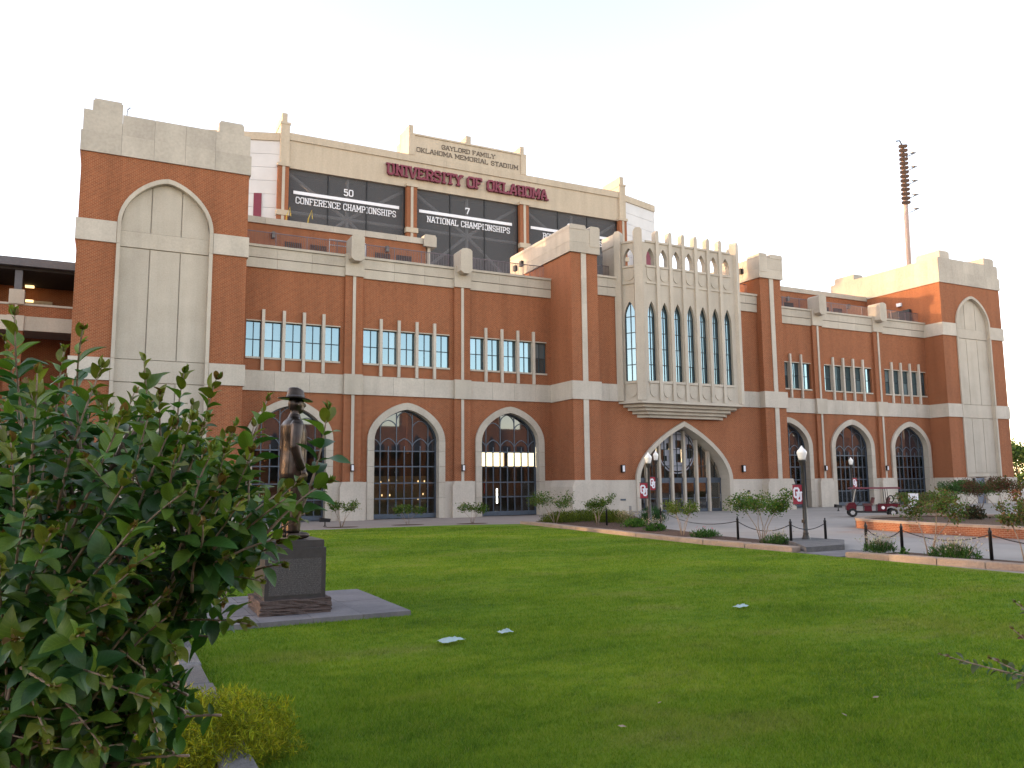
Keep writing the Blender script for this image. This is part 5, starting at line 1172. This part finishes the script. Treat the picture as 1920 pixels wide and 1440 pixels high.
for a, c_2, bd in (((430, 1050, 2.5), (556, 905, 2.45), (0, 0, .03)), ((440, 1060, 2.6), (572, 962, 2.6), (0, 0, .02)), ((400, 1060, 2.4), (540, 1008, 2.5), (0, 0, .03)), ((400, 1030, 2.35), (522, 925, 2.4), (0, 0, .02)), ((440, 1090, 2.7), (530, 1060, 2.6), (0, 0, .03)), ((552, 985, 2.5), (614, 770, 2.5), (.03, 0, 0)), ((455, 960, 2.6), (500, 752, 2.7), (-.03, 0, 0)), ((500, 1000, 2.4), (612, 905, 2.5), (0, 0, .03)), ((470, 1010, 2.5), (475, 800, 2.6), (-.02, 0, 0))):
    sh.append((Vector(cam_pt(*a)), Vector(cam_pt(*c_2)), bd, .85))
while len(sh) < 520:
    if rd.random() < .6: cx, cy, rx, ry = 120, 955, 385, 240
    else: cx, cy, rx, ry = 90, 1240, 250, 250
    a, q = rd.uniform(0, 6.28), math.sqrt(rd.random()); px, py = cx+rx*q*math.cos(a), cy+ry*q*math.sin(a); d = rd.uniform(2.25, 3.4) if len(sh) < 400 else rd.uniform(2.8, 3.5)
    p1 = Vector(cam_pt(px, py, d)); h0 = rd.choice(hub); ln = rd.uniform(.28, .45); p0 = p1+((h0-p1).normalized()*.7+Vector((0, 0, -.6))).normalized()*ln
    sh.append((p0, p1, (rd.uniform(-.05, .05), rd.uniform(-.05, .05), rd.uniform(-.02, .06)), .95))
shrub(sb, sh, 3, .092)
b = MB()
for h_ in hub[:4] + [Vector(cam_pt(200, 900, 2.8))]:
    r0 = root+Vector((rd.uniform(-.15, .15), rd.uniform(-.15, .15), 0)); b.tube([r0, r0.lerp(h_, .5)+Vector((rd.uniform(-.12, .05), rd.uniform(-.1, .1), -.1)), h_], [.034, .026, .012], 8)
    for k in range(4): e = h_+Vector((rd.uniform(-.25, .25), rd.uniform(-.25, .25), rd.uniform(.05, .35))); b.tube([h_, e], [.011, .005], 5)
b.tube([root, Vector(cam_pt(45, 1420, 2.6)), Vector(cam_pt(20, 1180, 2.6))], [.05, .045, .02], 9).tube([hub[2], Vector(cam_pt(290, 1160, 2.8)), Vector(cam_pt(400, 1060, 2.8))], [.02, .016, .008], 8).tube([hub[1], hub[4]], [.016, .01], 8)
b.build('trunk', 'bark_dark', sb, True)
s2 = thing('twig_shrub', 'small leaved shrub reaching its red tipped twigs in from the lawn side', 'shrub', (3.6, 1.5, 0)); sh = []
for (px, py, d, qx, qy, qd) in ((1768, 1228, 3.0, 2020, 1285, 2.9), (1905, 1130, 3.0, 2060, 1230, 3.0), (1885, 1262, 3.0, 2050, 1310, 2.9), (1900, 1180, 2.9, 2060, 1300, 2.9), (1860, 1235, 2.9, 2030, 1300, 2.8)):
    sh.append((cam_pt(qx, qy, qd), cam_pt(px, py, d), (0, 0, -.02), 1.5))
PAL[4] = (.09, .05, .02); PAL[3] = (.05, .07, .02); LM.clear()
shrub(s2, sh, 9, .045, 120)
b = MB().tube([(3.6, 1.5, 0), tuple(cam_pt(2150, 1500, 2.9)), tuple(cam_pt(2040, 1290, 2.9))], [.03, .02, .006], 8); b.build('trunk', 'bark', s2, True)
